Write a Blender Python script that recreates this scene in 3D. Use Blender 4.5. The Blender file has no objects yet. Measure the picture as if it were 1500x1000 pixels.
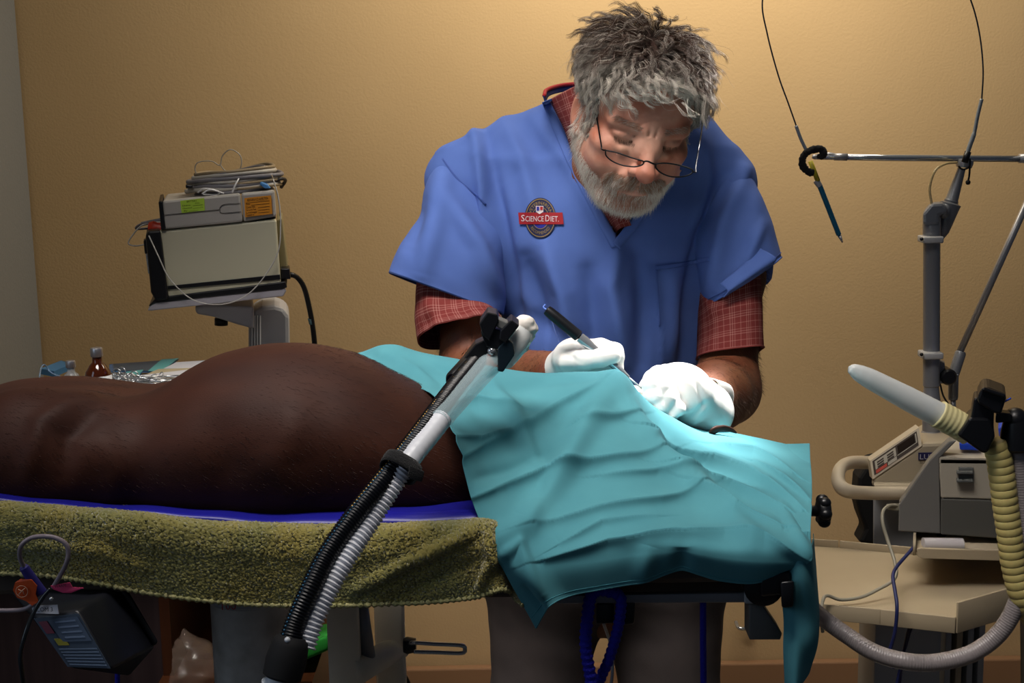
import bpy, bmesh, math, random
import numpy as np
from mathutils import Vector, Matrix
from mathutils.bvhtree import BVHTree
SC = bpy.context.scene
COL = SC.collection
random.seed(7)
RNG = np.random.default_rng(11)

# ------------------------------------------------------------------ camera
FPX, PITCH, ROLL = 2000.0, math.radians(10), math.radians(1.0)
CAM = np.array([0.0, 0.0, 1.40])
_F = np.array([0, math.cos(PITCH), -math.sin(PITCH)])
_R0 = np.array([1.0, 0, 0]); _U0 = np.cross(_R0, _F)
_R = _R0 * math.cos(ROLL) + _U0 * math.sin(ROLL) * -1
_U = _U0 * math.cos(ROLL) + _R0 * math.sin(ROLL)
# image right axis _R, image up axis _U
cd = bpy.data.cameras.new('camera'); cam = bpy.data.objects.new('camera', cd); COL.objects.link(cam)
cd.sensor_width = 36.0; cd.lens = 36.0 * FPX / 1500.0; cd.clip_start = 0.05; cd.clip_end = 50
cam.matrix_world = Matrix(((_R[0], _U[0], -_F[0], CAM[0]), (_R[1], _U[1], -_F[1], CAM[1]), (_R[2], _U[2], -_F[2], CAM[2]), (0, 0, 0, 1)))
SC.camera = cam

def P(px, py, Y):
    d = _F + _R * ((px - 750) / FPX) - _U * ((py - 500) / FPX)
    return CAM + d * (Y / d[1])
def PL(pts): return np.array([P(*p) for p in pts])
def proj(V):
    D = np.asarray(V) - CAM
    z = D @ _F
    return np.stack([750 + FPX * (D @ _R) / z, 500 - FPX * (D @ _U) / z], -1)

# ------------------------------------------------------------------ light
w = bpy.data.worlds.new('world'); SC.world = w; w.use_nodes = True
w.node_tree.nodes['Background'].inputs[0].default_value = (0.50, 0.60, 0.80, 1)
w.node_tree.nodes['Background'].inputs[1].default_value = 0.048
def area_light(name, loc, target, size, power, color, sy=None, spread=180):
    l = bpy.data.lights.new(name, 'AREA'); l.energy = power; l.color = color; l.size = size
    l.spread = math.radians(spread)
    if sy: l.shape = 'RECTANGLE'; l.size_y = sy
    o = bpy.data.objects.new(name, l); COL.objects.link(o); o.location = loc
    o.rotation_euler = (Vector(target) - Vector(loc)).to_track_quat('-Z', 'Y').to_euler(); return o
def spot_light(name, loc, target, power, color, angle, blend, rad):
    l = bpy.data.lights.new(name, 'SPOT'); l.energy = power; l.color = color; l.spot_size = math.radians(angle)
    l.spot_blend = blend; l.shadow_soft_size = rad
    o = bpy.data.objects.new(name, l); COL.objects.link(o); o.location = loc
    o.rotation_euler = (Vector(target) - Vector(loc)).to_track_quat('-Z', 'Y').to_euler(); return o
area_light('window_light', (-1.9, 0.3, 1.9), (0.0, 1.7, 1.05), 1.0, 5.8, (0.66, 0.80, 1.0), 1.2)
area_light('front_ceiling_light', (-0.25, 1.1, 2.4), (0.0, 1.66, 1.0), 1.0, 5.6, (1.0, 0.93, 0.87), 0.45, 62)
area_light('ceiling_light', (0.34, 2.40, 2.15), (0.34, 2.95, 1.40), 0.9, 14.0, (1.0, 0.90, 0.73), 0.4)
spot_light('surgical_light', (0.60, 2.06, 2.2), (0.185, 1.57, 1.04), 430, (1.0, 0.97, 0.93), 12.5, 0.9, 0.05)
SC.view_settings.view_transform = 'Standard'; SC.view_settings.look = 'None'
SC.view_settings.gamma = 1.0; SC.view_settings.use_curve_mapping = False
SC.view_settings.exposure = 0.12

# ------------------------------------------------------------------ materials
def lin(c):
    if isinstance(c, str): c = [int(c[i:i+2], 16) / 255 for i in (0, 2, 4)]
    return tuple(x / 12.92 if x <= 0.04045 else ((x + 0.055) / 1.055) ** 2.4 for x in c) + (1.0,)
_M = {}
def mat(name, c, rough=0.5, metal=0.0, c2=None, nscale=8.0, bump=0.0, bscale=60.0, trans=0.0, alpha=1.0, sheen=0.0, vcol=None, stretch=None, spec=0.5, emit=None, coat=0.0, detail=3.0, sss=0.0, ior=1.45, bdist=0.002):
    if name in _M: return _M[name]
    m = bpy.data.materials.new(name); m.use_nodes = True; nt = m.node_tree; N = nt.nodes; L = nt.links
    b = N['Principled BSDF']; b.inputs['Base Color'].default_value = lin(c)
    b.inputs['Roughness'].default_value = rough; b.inputs['Metallic'].default_value = metal
    b.inputs['Specular IOR Level'].default_value = spec; b.inputs['IOR'].default_value = ior
    b.inputs['Transmission Weight'].default_value = trans; b.inputs['Alpha'].default_value = alpha
    b.inputs['Sheen Weight'].default_value = sheen; b.inputs['Coat Weight'].default_value = coat
    if sss:
        b.inputs['Subsurface Weight'].default_value = sss; b.inputs['Subsurface Scale'].default_value = 0.01
        b.inputs['Subsurface Radius'].default_value = (1.0, 0.35, 0.2)
    tc = N.new('ShaderNodeTexCoord'); src = tc.outputs['Object']
    if stretch:
        mp = N.new('ShaderNodeMapping'); mp.inputs['Scale'].default_value = stretch; L.new(src, mp.inputs[0]); src = mp.outputs[0]
    col = None
    if c2 is not None:
        n = N.new('ShaderNodeTexNoise'); n.inputs['Scale'].default_value = nscale; n.inputs['Detail'].default_value = detail
        L.new(src, n.inputs['Vector'])
        r = N.new('ShaderNodeValToRGB'); r.color_ramp.elements[0].position = 0.32; r.color_ramp.elements[1].position = 0.68
        r.color_ramp.elements[0].color = lin(c); r.color_ramp.elements[1].color = lin(c2)
        L.new(n.outputs['Fac'], r.inputs[0]); col = r.outputs[0]
    if vcol:
        a = N.new('ShaderNodeAttribute'); a.attribute_name = vcol
        if col is not None:
            mx = N.new('ShaderNodeMix'); mx.data_type = 'RGBA'; mx.blend_type = 'MULTIPLY'; mx.inputs[0].default_value = 1
            L.new(a.outputs['Color'], mx.inputs[6]); L.new(col, mx.inputs[7]); col = mx.outputs[2]
        else: col = a.outputs['Color']
    if col is not None: L.new(col, b.inputs['Base Color'])
    if bump:
        n = N.new('ShaderNodeTexNoise'); n.inputs['Scale'].default_value = bscale; n.inputs['Detail'].default_value = 4
        L.new(src, n.inputs['Vector'])
        bp = N.new('ShaderNodeBump'); bp.inputs['Strength'].default_value = bump; bp.inputs['Distance'].default_value = bdist
        L.new(n.outputs['Fac'], bp.inputs['Height']); L.new(bp.outputs[0], b.inputs['Normal'])
    if emit:
        b.inputs['Emission Color'].default_value = lin(emit[0]); b.inputs['Emission Strength'].default_value = emit[1]
    _M[name] = m; return m

# ------------------------------------------------------------------ object helpers
ORG = {}
def thing(name, label, cat, loc, group=None):
    o = bpy.data.objects.new(name, None); COL.objects.link(o); o.location = tuple(loc); o.empty_display_size = 0.02
    o['label'] = label; o['category'] = cat
    if group: o['group'] = group
    ORG[o.name] = np.array(loc, float); return o
def link_mesh(name, me, org, parent):
    o = bpy.data.objects.new(name, me); COL.objects.link(o)
    if parent is not None:
        o.parent = parent; o.location = tuple(np.array(org) - ORG[parent.name])
    else: o.location = tuple(org)
    ORG[o.name] = np.array(org, float); return o
def mobj(name, V, Fc, m, parent=None, smooth=True, uv=None, attr=None, bevel=0, solid=0, subsurf=0, angle=None, label=None):
    V = np.asarray(V, float)
    if parent is None: org = np.array([V[:, 0].mean(), V[:, 1].mean(), V[:, 2].min()])
    else: org = ORG[parent.name].copy()
    me = bpy.data.meshes.new(name)
    me.from_pydata((V - org).tolist(), [], Fc if isinstance(Fc, list) else Fc.tolist())
    if smooth: me.shade_smooth()
    if angle is not None:
        me.set_sharp_from_angle(angle=math.radians(angle))
    if uv is not None:
        l = me.uv_layers.new(name='UVMap'); idx = np.empty(len(me.loops), int); me.loops.foreach_get('vertex_index', idx)
        l.data.foreach_set('uv', np.asarray(uv)[idx].astype(np.float32).ravel())
    if attr is not None:
        a = me.color_attributes.new('Col', 'FLOAT_COLOR', 'POINT')
        c = np.ones((len(V), 4), np.float32); c[:, :3] = attr; a.data.foreach_set('color', c.ravel())
    me.materials.append(m)
    o = link_mesh(name, me, org, parent)
    if solid: s = o.modifiers.new('solid', 'SOLIDIFY'); s.thickness = solid; s.offset = -1
    if bevel: s = o.modifiers.new('bevel', 'BEVEL'); s.width = bevel; s.segments = 2; s.limit_method = 'ANGLE'; s.harden_normals = False
    if subsurf: s = o.modifiers.new('sub', 'SUBSURF'); s.levels = subsurf; s.render_levels = subsurf
    if label: o['label'] = label
    return o
def tag(o, label, cat, group=None, kind=None):
    if label: o['label'] = label
    if cat: o['category'] = cat
    if group: o['group'] = group
    if kind: o['kind'] = kind
    return o

class MB:
    def __init__(s): s.v = []; s.f = []
    def add(s, V, F):
        n = len(s.v); s.v += [tuple(p) for p in V]; s.f += [[i + n for i in f] for f in F]; return s
    def box(s, c, size, rot=None):
        c = np.array(c, float); h = np.array(size, float) / 2
        Q = np.array([[x, y, z] for x in (-1, 1) for y in (-1, 1) for z in (-1, 1)]) * h
        if rot is not None: Q = Q @ np.array(rot).T
        return s.add(Q + c, [[0, 1, 3, 2], [4, 6, 7, 5], [0, 4, 5, 1], [2, 3, 7, 6], [0, 2, 6, 4], [1, 5, 7, 3]])
    def hexa(s, a, b):   # two quads (4 pts each, same winding)
        return s.add(list(a) + list(b), [[0, 1, 2, 3], [7, 6, 5, 4], [0, 4, 5, 1], [1, 5, 6, 2], [2, 6, 7, 3], [3, 7, 4, 0]])
    def prism(s, pts, vec):
        pts = np.array(pts, float); n = len(pts); vec = np.array(vec, float)
        nn = np.zeros(3)
        for i in range(n): nn += np.cross(pts[i] - pts[0], pts[(i + 1) % n] - pts[0])
        if nn @ vec > 0: pts = pts[::-1]
        V = np.vstack([pts, pts + vec])
        return s.add(V, [list(range(n)), list(range(2 * n - 1, n - 1, -1))] + [[(i + 1) % n, i, i + n, (i + 1) % n + n] for i in range(n)])
    def cyl(s, a, b, r0, r1=None, n=24):
        r1 = r0 if r1 is None else r1
        return s.lathe(a, np.array(b, float) - np.array(a, float), [(0, r0), (1, r1)], n)
    def lathe(s, a, axis, prof, n=24, cap=True):   # prof: (t along axis, radius m)
        a = np.array(a, float); axis = np.array(axis, float); L = np.linalg.norm(axis); d = axis / L
        u = np.cross(d, [0, 0, 1.0]); u = u / np.linalg.norm(u) if np.linalg.norm(u) > 1e-4 else np.array([1.0, 0, 0]); v = np.cross(d, u)
        th = np.arange(n) * 2 * math.pi / n; ring = np.cos(th)[:, None] * u + np.sin(th)[:, None] * v
        V = np.vstack([a + axis * t + ring * r for t, r in prof]); F = []
        for k in range(len(prof) - 1):
            for i in range(n): j = (i + 1) % n; F.append([k * n + i, k * n + j, (k + 1) * n + j, (k + 1) * n + i])
        if cap: F += [list(range(n))[::-1], [(len(prof) - 1) * n + i for i in range(n)]]
        return s.add(V, F)
    def tube(s, pts, r, n=10, cap=True, flat=None):
        pts = np.asarray(pts, float); m = len(pts)
        r = np.full(m, r) if np.isscalar(r) else np.asarray(r)
        T = np.gradient(pts, axis=0); T /= np.linalg.norm(T, axis=1)[:, None] + 1e-12
        u = np.cross(T[0], [0.1, 0.9, 0.3]); u /= np.linalg.norm(u); V = []
        th = np.arange(n) * 2 * math.pi / n
        for k in range(m):
            u = u - T[k] * (u @ T[k]); u /= np.linalg.norm(u); v = np.cross(T[k], u)
            V.append(pts[k] + r[k] * (np.cos(th)[:, None] * u + (flat or 1) * np.sin(th)[:, None] * v))
        V = np.vstack(V); F = []
        for k in range(m - 1):
            for i in range(n): j = (i + 1) % n; F.append([k * n + j, k * n + i, (k + 1) * n + i, (k + 1) * n + j])
        if cap: F += [list(range(n)), [(m - 1) * n + i for i in range(n)][::-1]]
        return s.add(V, F)
    def sphere(s, c, r, n=20, m=12, M=None):
        th = np.linspace(0, math.pi, m + 1)[1:-1]; ph = np.arange(n) * 2 * math.pi / n
        r = np.array([r, r, r]) if np.isscalar(r) else np.array(r)
        V = [[0, 0, 1]] + [[math.sin(t) * math.cos(p), math.sin(t) * math.sin(p), math.cos(t)] for t in th for p in ph] + [[0, 0, -1]]
        V = np.array(V) * r
        if M is not None: V = V @ np.array(M).T
        F = [[0, 1 + i, 1 + (i + 1) % n] for i in range(n)]
        for k in range(m - 2):
            for i in range(n): j = (i + 1) % n; F.append([1 + k * n + i, 1 + (k + 1) * n + i, 1 + (k + 1) * n + j, 1 + k * n + j])
        e = len(V) - 1; b = 1 + (m - 2) * n; F += [[e, b + (i + 1) % n, b + i] for i in range(n)]
        return s.add(V + np.array(c), F)
    def done(s, name, m, parent=None, **k): return mobj(name, s.v, s.f, m, parent, **k)

def crom(pts, n):
    """Catmull-Rom through pts, n samples equally spaced along its length"""
    p = np.asarray(pts, float)
    if len(p) == 2: t = np.linspace(0, 1, n)[:, None]; return p[0] * (1 - t) + p[1] * t
    q = np.vstack([2 * p[0] - p[1], p, 2 * p[-1] - p[-2]]); out = []
    for i in range(len(p) - 1):
        t = np.linspace(0, 1, 24, endpoint=False)[:, None]; a, b, c, d = q[i:i + 4]
        out.append(.5 * (2 * b + (c - a) * t + (2 * a - 5 * b + 4 * c - d) * t * t + (3 * b - a - 3 * c + d) * t ** 3))
    o = np.vstack(out + [p[-1:]]); s = np.r_[0, np.cumsum(np.linalg.norm(np.diff(o, axis=0), axis=1))]
    u = np.linspace(0, s[-1], n); return np.stack([np.interp(u, s, o[:, k]) for k in range(o.shape[1])], 1)
def crp(pts, n): return crom(PL(pts), n)
def crom_rows(A, n):
    """resample array A (k, m, 3) along axis 0 with uniform Catmull-Rom"""
    k = len(A); q = np.concatenate([2 * A[:1] - A[1:2], A, 2 * A[-1:] - A[-2:-1]]); u = np.linspace(0, k - 1, n); i = np.minimum(u.astype(int), k - 2)
    t = (u - i)[:, None, None]; a, b, c, d = q[i], q[i + 1], q[i + 2], q[i + 3]
    return .5 * (2 * b + (c - a) * t + (2 * a - 5 * b + 4 * c - d) * t * t + (3 * b - a - 3 * c + d) * t ** 3)
def patch(ctrl, nr, nc):
    A = np.array([[P(*p) for p in row] for row in ctrl]); B = crom_rows(A, nr); B = crom_rows(B.transpose(1, 0, 2), nc).transpose(1, 0, 2); return B
def gridfaces(nr, nc, wrap=False):
    i, j = np.meshgrid(np.arange(nr - 1), np.arange(nc if wrap else nc - 1), indexing='ij'); i = i.ravel(); j = j.ravel(); j2 = (j + 1) % nc
    return np.stack([i * nc + j, i * nc + j2, (i + 1) * nc + j2, (i + 1) * nc + j], 1)
def gnormals(G):
    du = np.gradient(G, axis=1); dv = np.gradient(G, axis=0); n = np.cross(dv, du); n /= np.linalg.norm(n, axis=2)[..., None] + 1e-12
    return n
def polydist(Q, line):
    """distance of 2D points Q to a polyline and the signed side (left/right) and the parameter"""
    best = np.full(len(Q), 1e9); side = np.zeros(len(Q)); par = np.zeros(len(Q)); n = len(line) - 1
    for k in range(n):
        a = np.array(line[k], float); b = np.array(line[k + 1], float); ab = b - a; L2 = ab @ ab
        t = np.clip(((Q - a) @ ab) / L2, 0, 1); d = Q - (a + t[:, None] * ab); dd = np.hypot(d[:, 0], d[:, 1]); m = dd < best
        best[m] = dd[m]; cr = ab[0] * d[:, 1] - ab[1] * d[:, 0]; side[m] = np.sign(cr)[m]; par[m] = ((k + t) / n)[m]
    return best, side, par
def fold_amount(Q, folds):
    """folds: (polyline px, amplitude m, width px, kind)  kind: r ridge, s step (crisp crease)"""
    out = np.zeros(len(Q))
    for line, amp, wd, kind in folds:
        d, sd, t = polydist(Q, line); tap = np.sin(np.pi * np.clip(t * .9 + .05, 0, 1)) ** .5
        if kind == 'r': out += amp * tap * np.exp(-(d / wd) ** 2)
        else: out += amp * tap * np.exp(-np.sqrt(d * d + 1.0) / np.where(sd > 0, wd * .35, wd * 1.4))
    return out
def vnoise(V, scale, seed=0, octs=2):
    """cheap smooth pseudo-noise from sines"""
    r = np.random.default_rng(seed); out = np.zeros(len(V)); a = 1.0
    for o in range(octs):
        for k in range(5):
            d = r.normal(size=3); d /= np.linalg.norm(d); out += a * np.sin(V @ d * scale * r.uniform(.7, 1.5) + r.uniform(0, 6.28)) / 5
        scale *= 2.1; a *= .5
    return out

# ------------------------------------------------------------------ signed distance sculpting
def _smin(a, b, k):
    if k <= 0: return np.minimum(a, b)
    h = np.maximum(k - np.abs(a - b), 0) / k; return np.minimum(a, b) - h * h * k * .25
class Field:
    def __init__(s, lo, hi, h):
        s.lo = np.array(lo, float); s.h = h; s.ax = [np.arange(lo[i], hi[i], h, dtype=np.float32) for i in range(3)]
        s.d = np.full([len(a) for a in s.ax], 1e3 * h, np.float32)
    def _sl(s, lo, hi):
        sl = []
        for i in range(3):
            a = int(max(0, math.floor((lo[i] - s.lo[i]) / s.h))); b = int(min(len(s.ax[i]), math.ceil((hi[i] - s.lo[i]) / s.h) + 1)); sl.append(slice(a, max(a, b)))
        return tuple(sl), s.ax[0][sl[0]][:, None, None], s.ax[1][sl[1]][None, :, None], s.ax[2][sl[2]][None, None, :]
    def _ap(s, fn, lo, hi, k, sub):
        mg = k + 3 * s.h; sl, X, Y, Z = s._sl(np.array(lo) - mg, np.array(hi) + mg)
        if 0 in s.d[sl].shape: return
        n = fn(X, Y, Z)
        s.d[sl] = -_smin(-s.d[sl], n, k) if sub else _smin(s.d[sl], n, k)
    def ell(s, c, r, k=0.0, sub=False, M=None):
        c = np.array(c, float); r = np.array(r, float) if np.ndim(r) else np.full(3, float(r)); R = max(r) if M is not None else None
        lo, hi = (c - R, c + R) if M is not None else (c - r, c + r)
        def fn(X, Y, Z):
            X, Y, Z = X - c[0], Y - c[1], Z - c[2]
            if M is not None: X, Y, Z = (M[0][0]*X + M[1][0]*Y + M[2][0]*Z, M[0][1]*X + M[1][1]*Y + M[2][1]*Z, M[0][2]*X + M[1][2]*Y + M[2][2]*Z)
            k0 = np.sqrt((X/r[0])**2 + (Y/r[1])**2 + (Z/r[2])**2); k1 = np.sqrt((X/r[0]**2)**2 + (Y/r[1]**2)**2 + (Z/r[2]**2)**2)
            return (k0 * (k0 - 1) / (k1 + 1e-9)).astype(np.float32)
        s._ap(fn, lo, hi, k, sub); return s
    def cone(s, a, b, ra, rb=None, k=0.0, sub=False):
        rb = ra if rb is None else rb; a = np.array(a, float); b = np.array(b, float); ab = b - a; L2 = ab @ ab
        def fn(X, Y, Z):
            X, Y, Z = X - a[0], Y - a[1], Z - a[2]; t = np.clip((X*ab[0] + Y*ab[1] + Z*ab[2]) / L2, 0, 1)
            return (np.sqrt((X - t*ab[0])**2 + (Y - t*ab[1])**2 + (Z - t*ab[2])**2) - (ra + (rb - ra) * t)).astype(np.float32)
        R = max(ra, rb); s._ap(fn, np.minimum(a, b) - R, np.maximum(a, b) + R, k, sub); return s
    def chain(s, pts, rs, k=0.0, sub=False):
        for i in range(len(pts) - 1): s.cone(pts[i], pts[i+1], rs[i], rs[i+1], k, sub)
        return s
    def slices(s, ax, tab, k=0.0, e=2.4):
        """tab rows: (coord on axis ax, c1, r1, c2, r2) ellipse in the two other axes (ascending coords)"""
        T = np.array(tab, float); T = T[T[:, 0].argsort()]; u = s.ax[ax]; v = [np.interp(u, T[:, 0], T[:, i]) for i in range(1, 5)]
        ker = np.ones(7) / 7
        v = [np.convolve(np.pad(q, 3, mode='edge'), ker, 'valid').astype(np.float32) for q in v]
        oth = [i for i in range(3) if i != ax]; sh = [1, 1, 1]; sh[ax] = -1; c1, r1, c2, r2 = [q.reshape(sh) for q in v]
        lo = np.zeros(3); hi = np.zeros(3); lo[ax] = T[0, 0]; hi[ax] = T[-1, 0]
        def g(a): q = [1, 1, 1]; q[a] = -1; return s.ax[a].reshape(q)
        A, B, U = g(oth[0]), g(oth[1]), g(ax)
        q = (np.abs((A - c1) / r1) ** e + np.abs((B - c2) / r2) ** e) ** (1 / e)
        n = (q - 1) * np.minimum(r1, r2); n = np.maximum(n, np.maximum(T[0, 0] - U, U - T[-1, 0]))
        s.d = _smin(s.d, n.astype(np.float32), k); return s
    def mesh(s, iso=0.0):
        d = s.d - iso; ins = d < 0; a = ins.astype(np.int8)
        c = a[:-1, :-1, :-1] + a[1:, :-1, :-1] + a[:-1, 1:, :-1] + a[:-1, :-1, 1:] + a[1:, 1:, :-1] + a[1:, :-1, 1:] + a[:-1, 1:, 1:] + a[1:, 1:, 1:]
        act = (c > 0) & (c < 8); I = np.argwhere(act); cid = np.full(act.shape, -1, np.int32); cid[act] = np.arange(len(I))
        off = np.array([[x, y, z] for x in (0, 1) for y in (0, 1) for z in (0, 1)])
        val = np.stack([d[I[:, 0] + o[0], I[:, 1] + o[1], I[:, 2] + o[2]] for o in off], 1)
        acc = np.zeros((len(I), 3)); cnt = np.zeros(len(I))
        for i in range(8):
            for j in range(i + 1, 8):
                if np.abs(off[i] - off[j]).sum() != 1: continue
                m = (val[:, i] < 0) != (val[:, j] < 0); t = val[m, i] / (val[m, i] - val[m, j])
                acc[m] += off[i] + t[:, None] * (off[j] - off[i]); cnt[m] += 1
        V = (I + acc / cnt[:, None]) * s.h + s.lo; Fs = []
        for ax in range(3):
            o1, o2 = [i for i in range(3) if i != ax]; sl0 = [slice(None)] * 3; sl1 = [slice(None)] * 3; sl0[ax] = slice(0, -1); sl1[ax] = slice(1, None)
            A = ins[tuple(sl0)]; B = ins[tuple(sl1)]; E = np.argwhere(A != B)
            E = E[(E[:, o1] > 0) & (E[:, o2] > 0) & (E[:, o1] < d.shape[o1] - 1) & (E[:, o2] < d.shape[o2] - 1)]
            fl = A[E[:, 0], E[:, 1], E[:, 2]]
            def cell(p, q): e = E.copy(); e[:, o1] -= p; e[:, o2] -= q; return cid[e[:, 0], e[:, 1], e[:, 2]]
            Q = np.stack([cell(1, 1), cell(0, 1), cell(0, 0), cell(1, 0)], 1)
            if ax == 1: fl = ~fl
            Q[~fl] = Q[~fl][:, ::-1]; Fs.append(Q)
        return V, np.vstack(Fs)
def vnormals(V, F):
    F = np.asarray(F); n = np.cross(V[F[:, 2]] - V[F[:, 0]], V[F[:, 3]] - V[F[:, 1]]) if F.shape[1] == 4 else np.cross(V[F[:, 1]] - V[F[:, 0]], V[F[:, 2]] - V[F[:, 0]])
    o = np.zeros_like(V)
    for k in range(F.shape[1]): np.add.at(o, F[:, k], n)
    return o / (np.linalg.norm(o, axis=1)[:, None] + 1e-12)
def relax(V, F, it=2, lam=.5):
    F = np.asarray(F); e = np.vstack([F[:, [0, 1]], F[:, [1, 2]], F[:, [2, 3]], F[:, [3, 0]]]); e = np.vstack([e, e[:, ::-1]])
    for _ in range(it):
        s = np.zeros_like(V); c = np.zeros(len(V)); np.add.at(s, e[:, 0], V[e[:, 1]]); np.add.at(c, e[:, 0], 1); V = V + lam * (s / np.maximum(c, 1)[:, None] - V)
    return V
def prune(V, F, keepface):
    F = F[keepface]; u, inv = np.unique(F, return_inverse=True); return V[u], inv.reshape(F.shape)
def inpoly(Q, poly):
    poly = np.array(poly, float); x, y = Q[:, 0], Q[:, 1]; c = np.zeros(len(Q), bool); j = len(poly) - 1
    for i in range(len(poly)):
        a, b = poly[i], poly[j]
        if a[1] != b[1]: c ^= ((a[1] > y) != (b[1] > y)) & (x < (b[0] - a[0]) * (y - a[1]) / (b[1] - a[1]) + a[0])
        j = i
    return c

def strands(name, lines, r0, cols, m, parent, tip=.25, sides=3, label=None):
    """lines: (n,k,3) array; thin tapered hairs as one mesh; cols (n,3)"""
    S = np.asarray(lines, float); n, k, _ = S.shape
    T = np.gradient(S, axis=1); T /= np.linalg.norm(T, axis=2)[..., None] + 1e-9
    u = np.cross(T, np.array([.3, .8, .5])); u /= np.linalg.norm(u, axis=2)[..., None] + 1e-9; v = np.cross(T, u)
    rad = (r0 * (1 - (1 - tip) * np.linspace(0, 1, k) ** 1.5))[None, :, None]
    R = np.stack([S + rad * (math.cos(a) * u + math.sin(a) * v) for a in np.arange(sides) * 2 * math.pi / sides], 2)  # n,k,s,3
    V = R.reshape(-1, 3); base = np.arange(n)[:, None, None] * k * sides; kk = np.arange(k - 1)[None, :, None] * sides; ss = np.arange(sides)[None, None, :]; s2 = (ss + 1) % sides
    F = np.stack([base + kk + ss, base + kk + s2, base + kk + sides + s2, base + kk + sides + ss], -1).reshape(-1, 4)
    C = np.repeat(np.asarray(cols), k * sides, axis=0)
    return mobj(name, V, F, m, parent, attr=C, label=label)

def textmesh(name, body, org, right, up, size, m, parent, thick=0.0002, align='LEFT', sx=1.0, width=None):
    cu = bpy.data.curves.new('t', 'FONT'); cu.body = body; cu.size = 1; cu.align_x = align; cu.resolution_u = 2
    o = bpy.data.objects.new('t', cu); COL.objects.link(o); bpy.context.view_layer.update()
    dg = bpy.context.evaluated_depsgraph_get(); me = o.evaluated_get(dg).to_mesh()
    V = np.array([v.co[:] for v in me.vertices]); F = [list(p.vertices) for p in me.polygons]; o.evaluated_get(dg).to_mesh_clear(); bpy.data.objects.remove(o)
    if width: sx = width / (np.ptp(V[:, 0]) * size)
    right = np.array(right, float); up = np.array(up, float); right /= np.linalg.norm(right); up /= np.linalg.norm(up); nrm = np.cross(right, up)
    W = np.array(org) + V[:, :1] * right * size * sx + V[:, 1:2] * up * size + nrm * thick
    return mobj(name, W, F, m, parent, smooth=False)
def quadpts(pxs, Y): return [P(a, b, Y) for a, b in pxs]
# ================================================================== materials used widely
M_wall = mat('wall_paint', 'd1b183', .8, c2='ccac7e', nscale=3, bump=.22, bscale=190, bdist=.003)
M_wall2 = mat('side_wall_paint', '8f8f8c', .85, bump=.3, bscale=150, bdist=.003)
M_floor = mat('floor_vinyl', '6f6253', .6, c2='7d7060', nscale=5)
M_base = mat('baseboard_tan', '9c7656', .5)
M_black = mat('black_plastic', '0d0e12', .38)
M_blackm = mat('black_matte', '0a0a0c', .8)
M_steel = mat('brushed_steel', 'a4a4a8', .34, .55)
M_dsteel = mat('grey_cast_metal', '7d8086', .42, .35)
M_chrome = mat('chrome', 'c0c4c8', .16, .75)
M_cream = mat('cream_plastic', 'c3b596', .45)
M_white = mat('white_plastic', 'dcdcdc', .4)
M_offw = mat('off_white_enamel', 'e8e0cc', .5, c2='dcd3bd', nscale=20)
M_grey = mat('grey_plastic', '5c5d5b', .5)
M_lgrey = mat('light_grey_plastic', '9a9c9e', .45)
M_blue = mat('deep_blue_vinyl', '1a1a90', .38, c2='16157c', nscale=12)
M_clear = mat('clear_plastic', 'dfe6ea', .15, trans=.85, ior=1.25, alpha=1.0)

# ================================================================== setting
WY = 3.0
s = mobj('wall_back', [(-1.6, WY+.02, -.02), (2.6, WY-.0, -.02), (2.6, WY, 2.9), (-1.6, WY+.02, 2.9), (-1.6, WY+.12, -.02), (2.6, WY+.12, -.02), (2.6, WY+.12, 2.9), (-1.6, WY+.12, 2.9)],
         [[0, 1, 2, 3], [5, 4, 7, 6], [0, 4, 5, 1], [1, 5, 6, 2], [2, 6, 7, 3], [3, 7, 4, 0]], M_wall, smooth=False); s['kind'] = 'structure'
CX = P(38, 250, WY)[0]
b = MB().box((CX - .05, 2.2, 1.45), (.1, 1.62, 2.9)); o = b.done('wall_left', M_wall2, smooth=False); o['kind'] = 'structure'
b = MB().box((.5, 1.5, -.02), (4.4, 4.2, .04)); o = b.done('floor', M_floor, smooth=False); o['kind'] = 'structure'
b = MB().box((.75, WY - .012, .055), (3.8, .024, .11)); o = b.done('baseboard_back', M_base, smooth=False, bevel=.004); o['kind'] = 'structure'
# robe hook on the wall
h = thing('wall_hook', 'small curved brass hook on wall under the table', 'hook', P(1085, 905, WY - .01))
b = MB().tube(crp([(1078, 911, WY - .005), (1082, 919, WY - .03), (1092, 920, WY - .03), (1097, 914, WY - .01), (1096, 905, WY-.004)], 20), .0045, 8); b.done('hook_arm', M_chrome, h)
b = MB().box(P(1097, 904, WY - .005), (.02, .006, .03)); b.done('wall_plate', M_chrome, h, bevel=.002)
# ================================================================== operating table
TZ = 0.985
T = thing('operating_table', 'operating table on a thick steel column under the towel and drape', 'table', (-.1, 1.42, 0))
M_top = mat('table_top_dark', '4a4038', .5)
MB().prism([(-1.04, 1.25, TZ - .005), (.262, 1.25, TZ - .005), (.335, 1.615, TZ - .005), (-1.04, 1.615, TZ - .005)], (0, 0, -.04)).done('table_top', M_top, T, bevel=.006, smooth=False)
MB().prism([(-.1, 1.30, TZ - .045), (.25, 1.30, TZ - .045), (.30, 1.58, TZ - .045), (-.1, 1.58, TZ - .045)], (0, 0, -.03)).done('shadow_board', M_top, T, bevel=.004, smooth=False)  # dark board added, set back, for the shade beneath the drape
MB().prism([(.262, 1.262, TZ - .004), (.272, 1.262, TZ - .004), (.341, 1.60, TZ - .004), (.331, 1.60, TZ - .004)], (0, 0, -.05)).done('end_plate', M_offw, T, bevel=.003, smooth=False)
cc = np.array([P(370, 900, 1.45)[0], 1.45])
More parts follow.
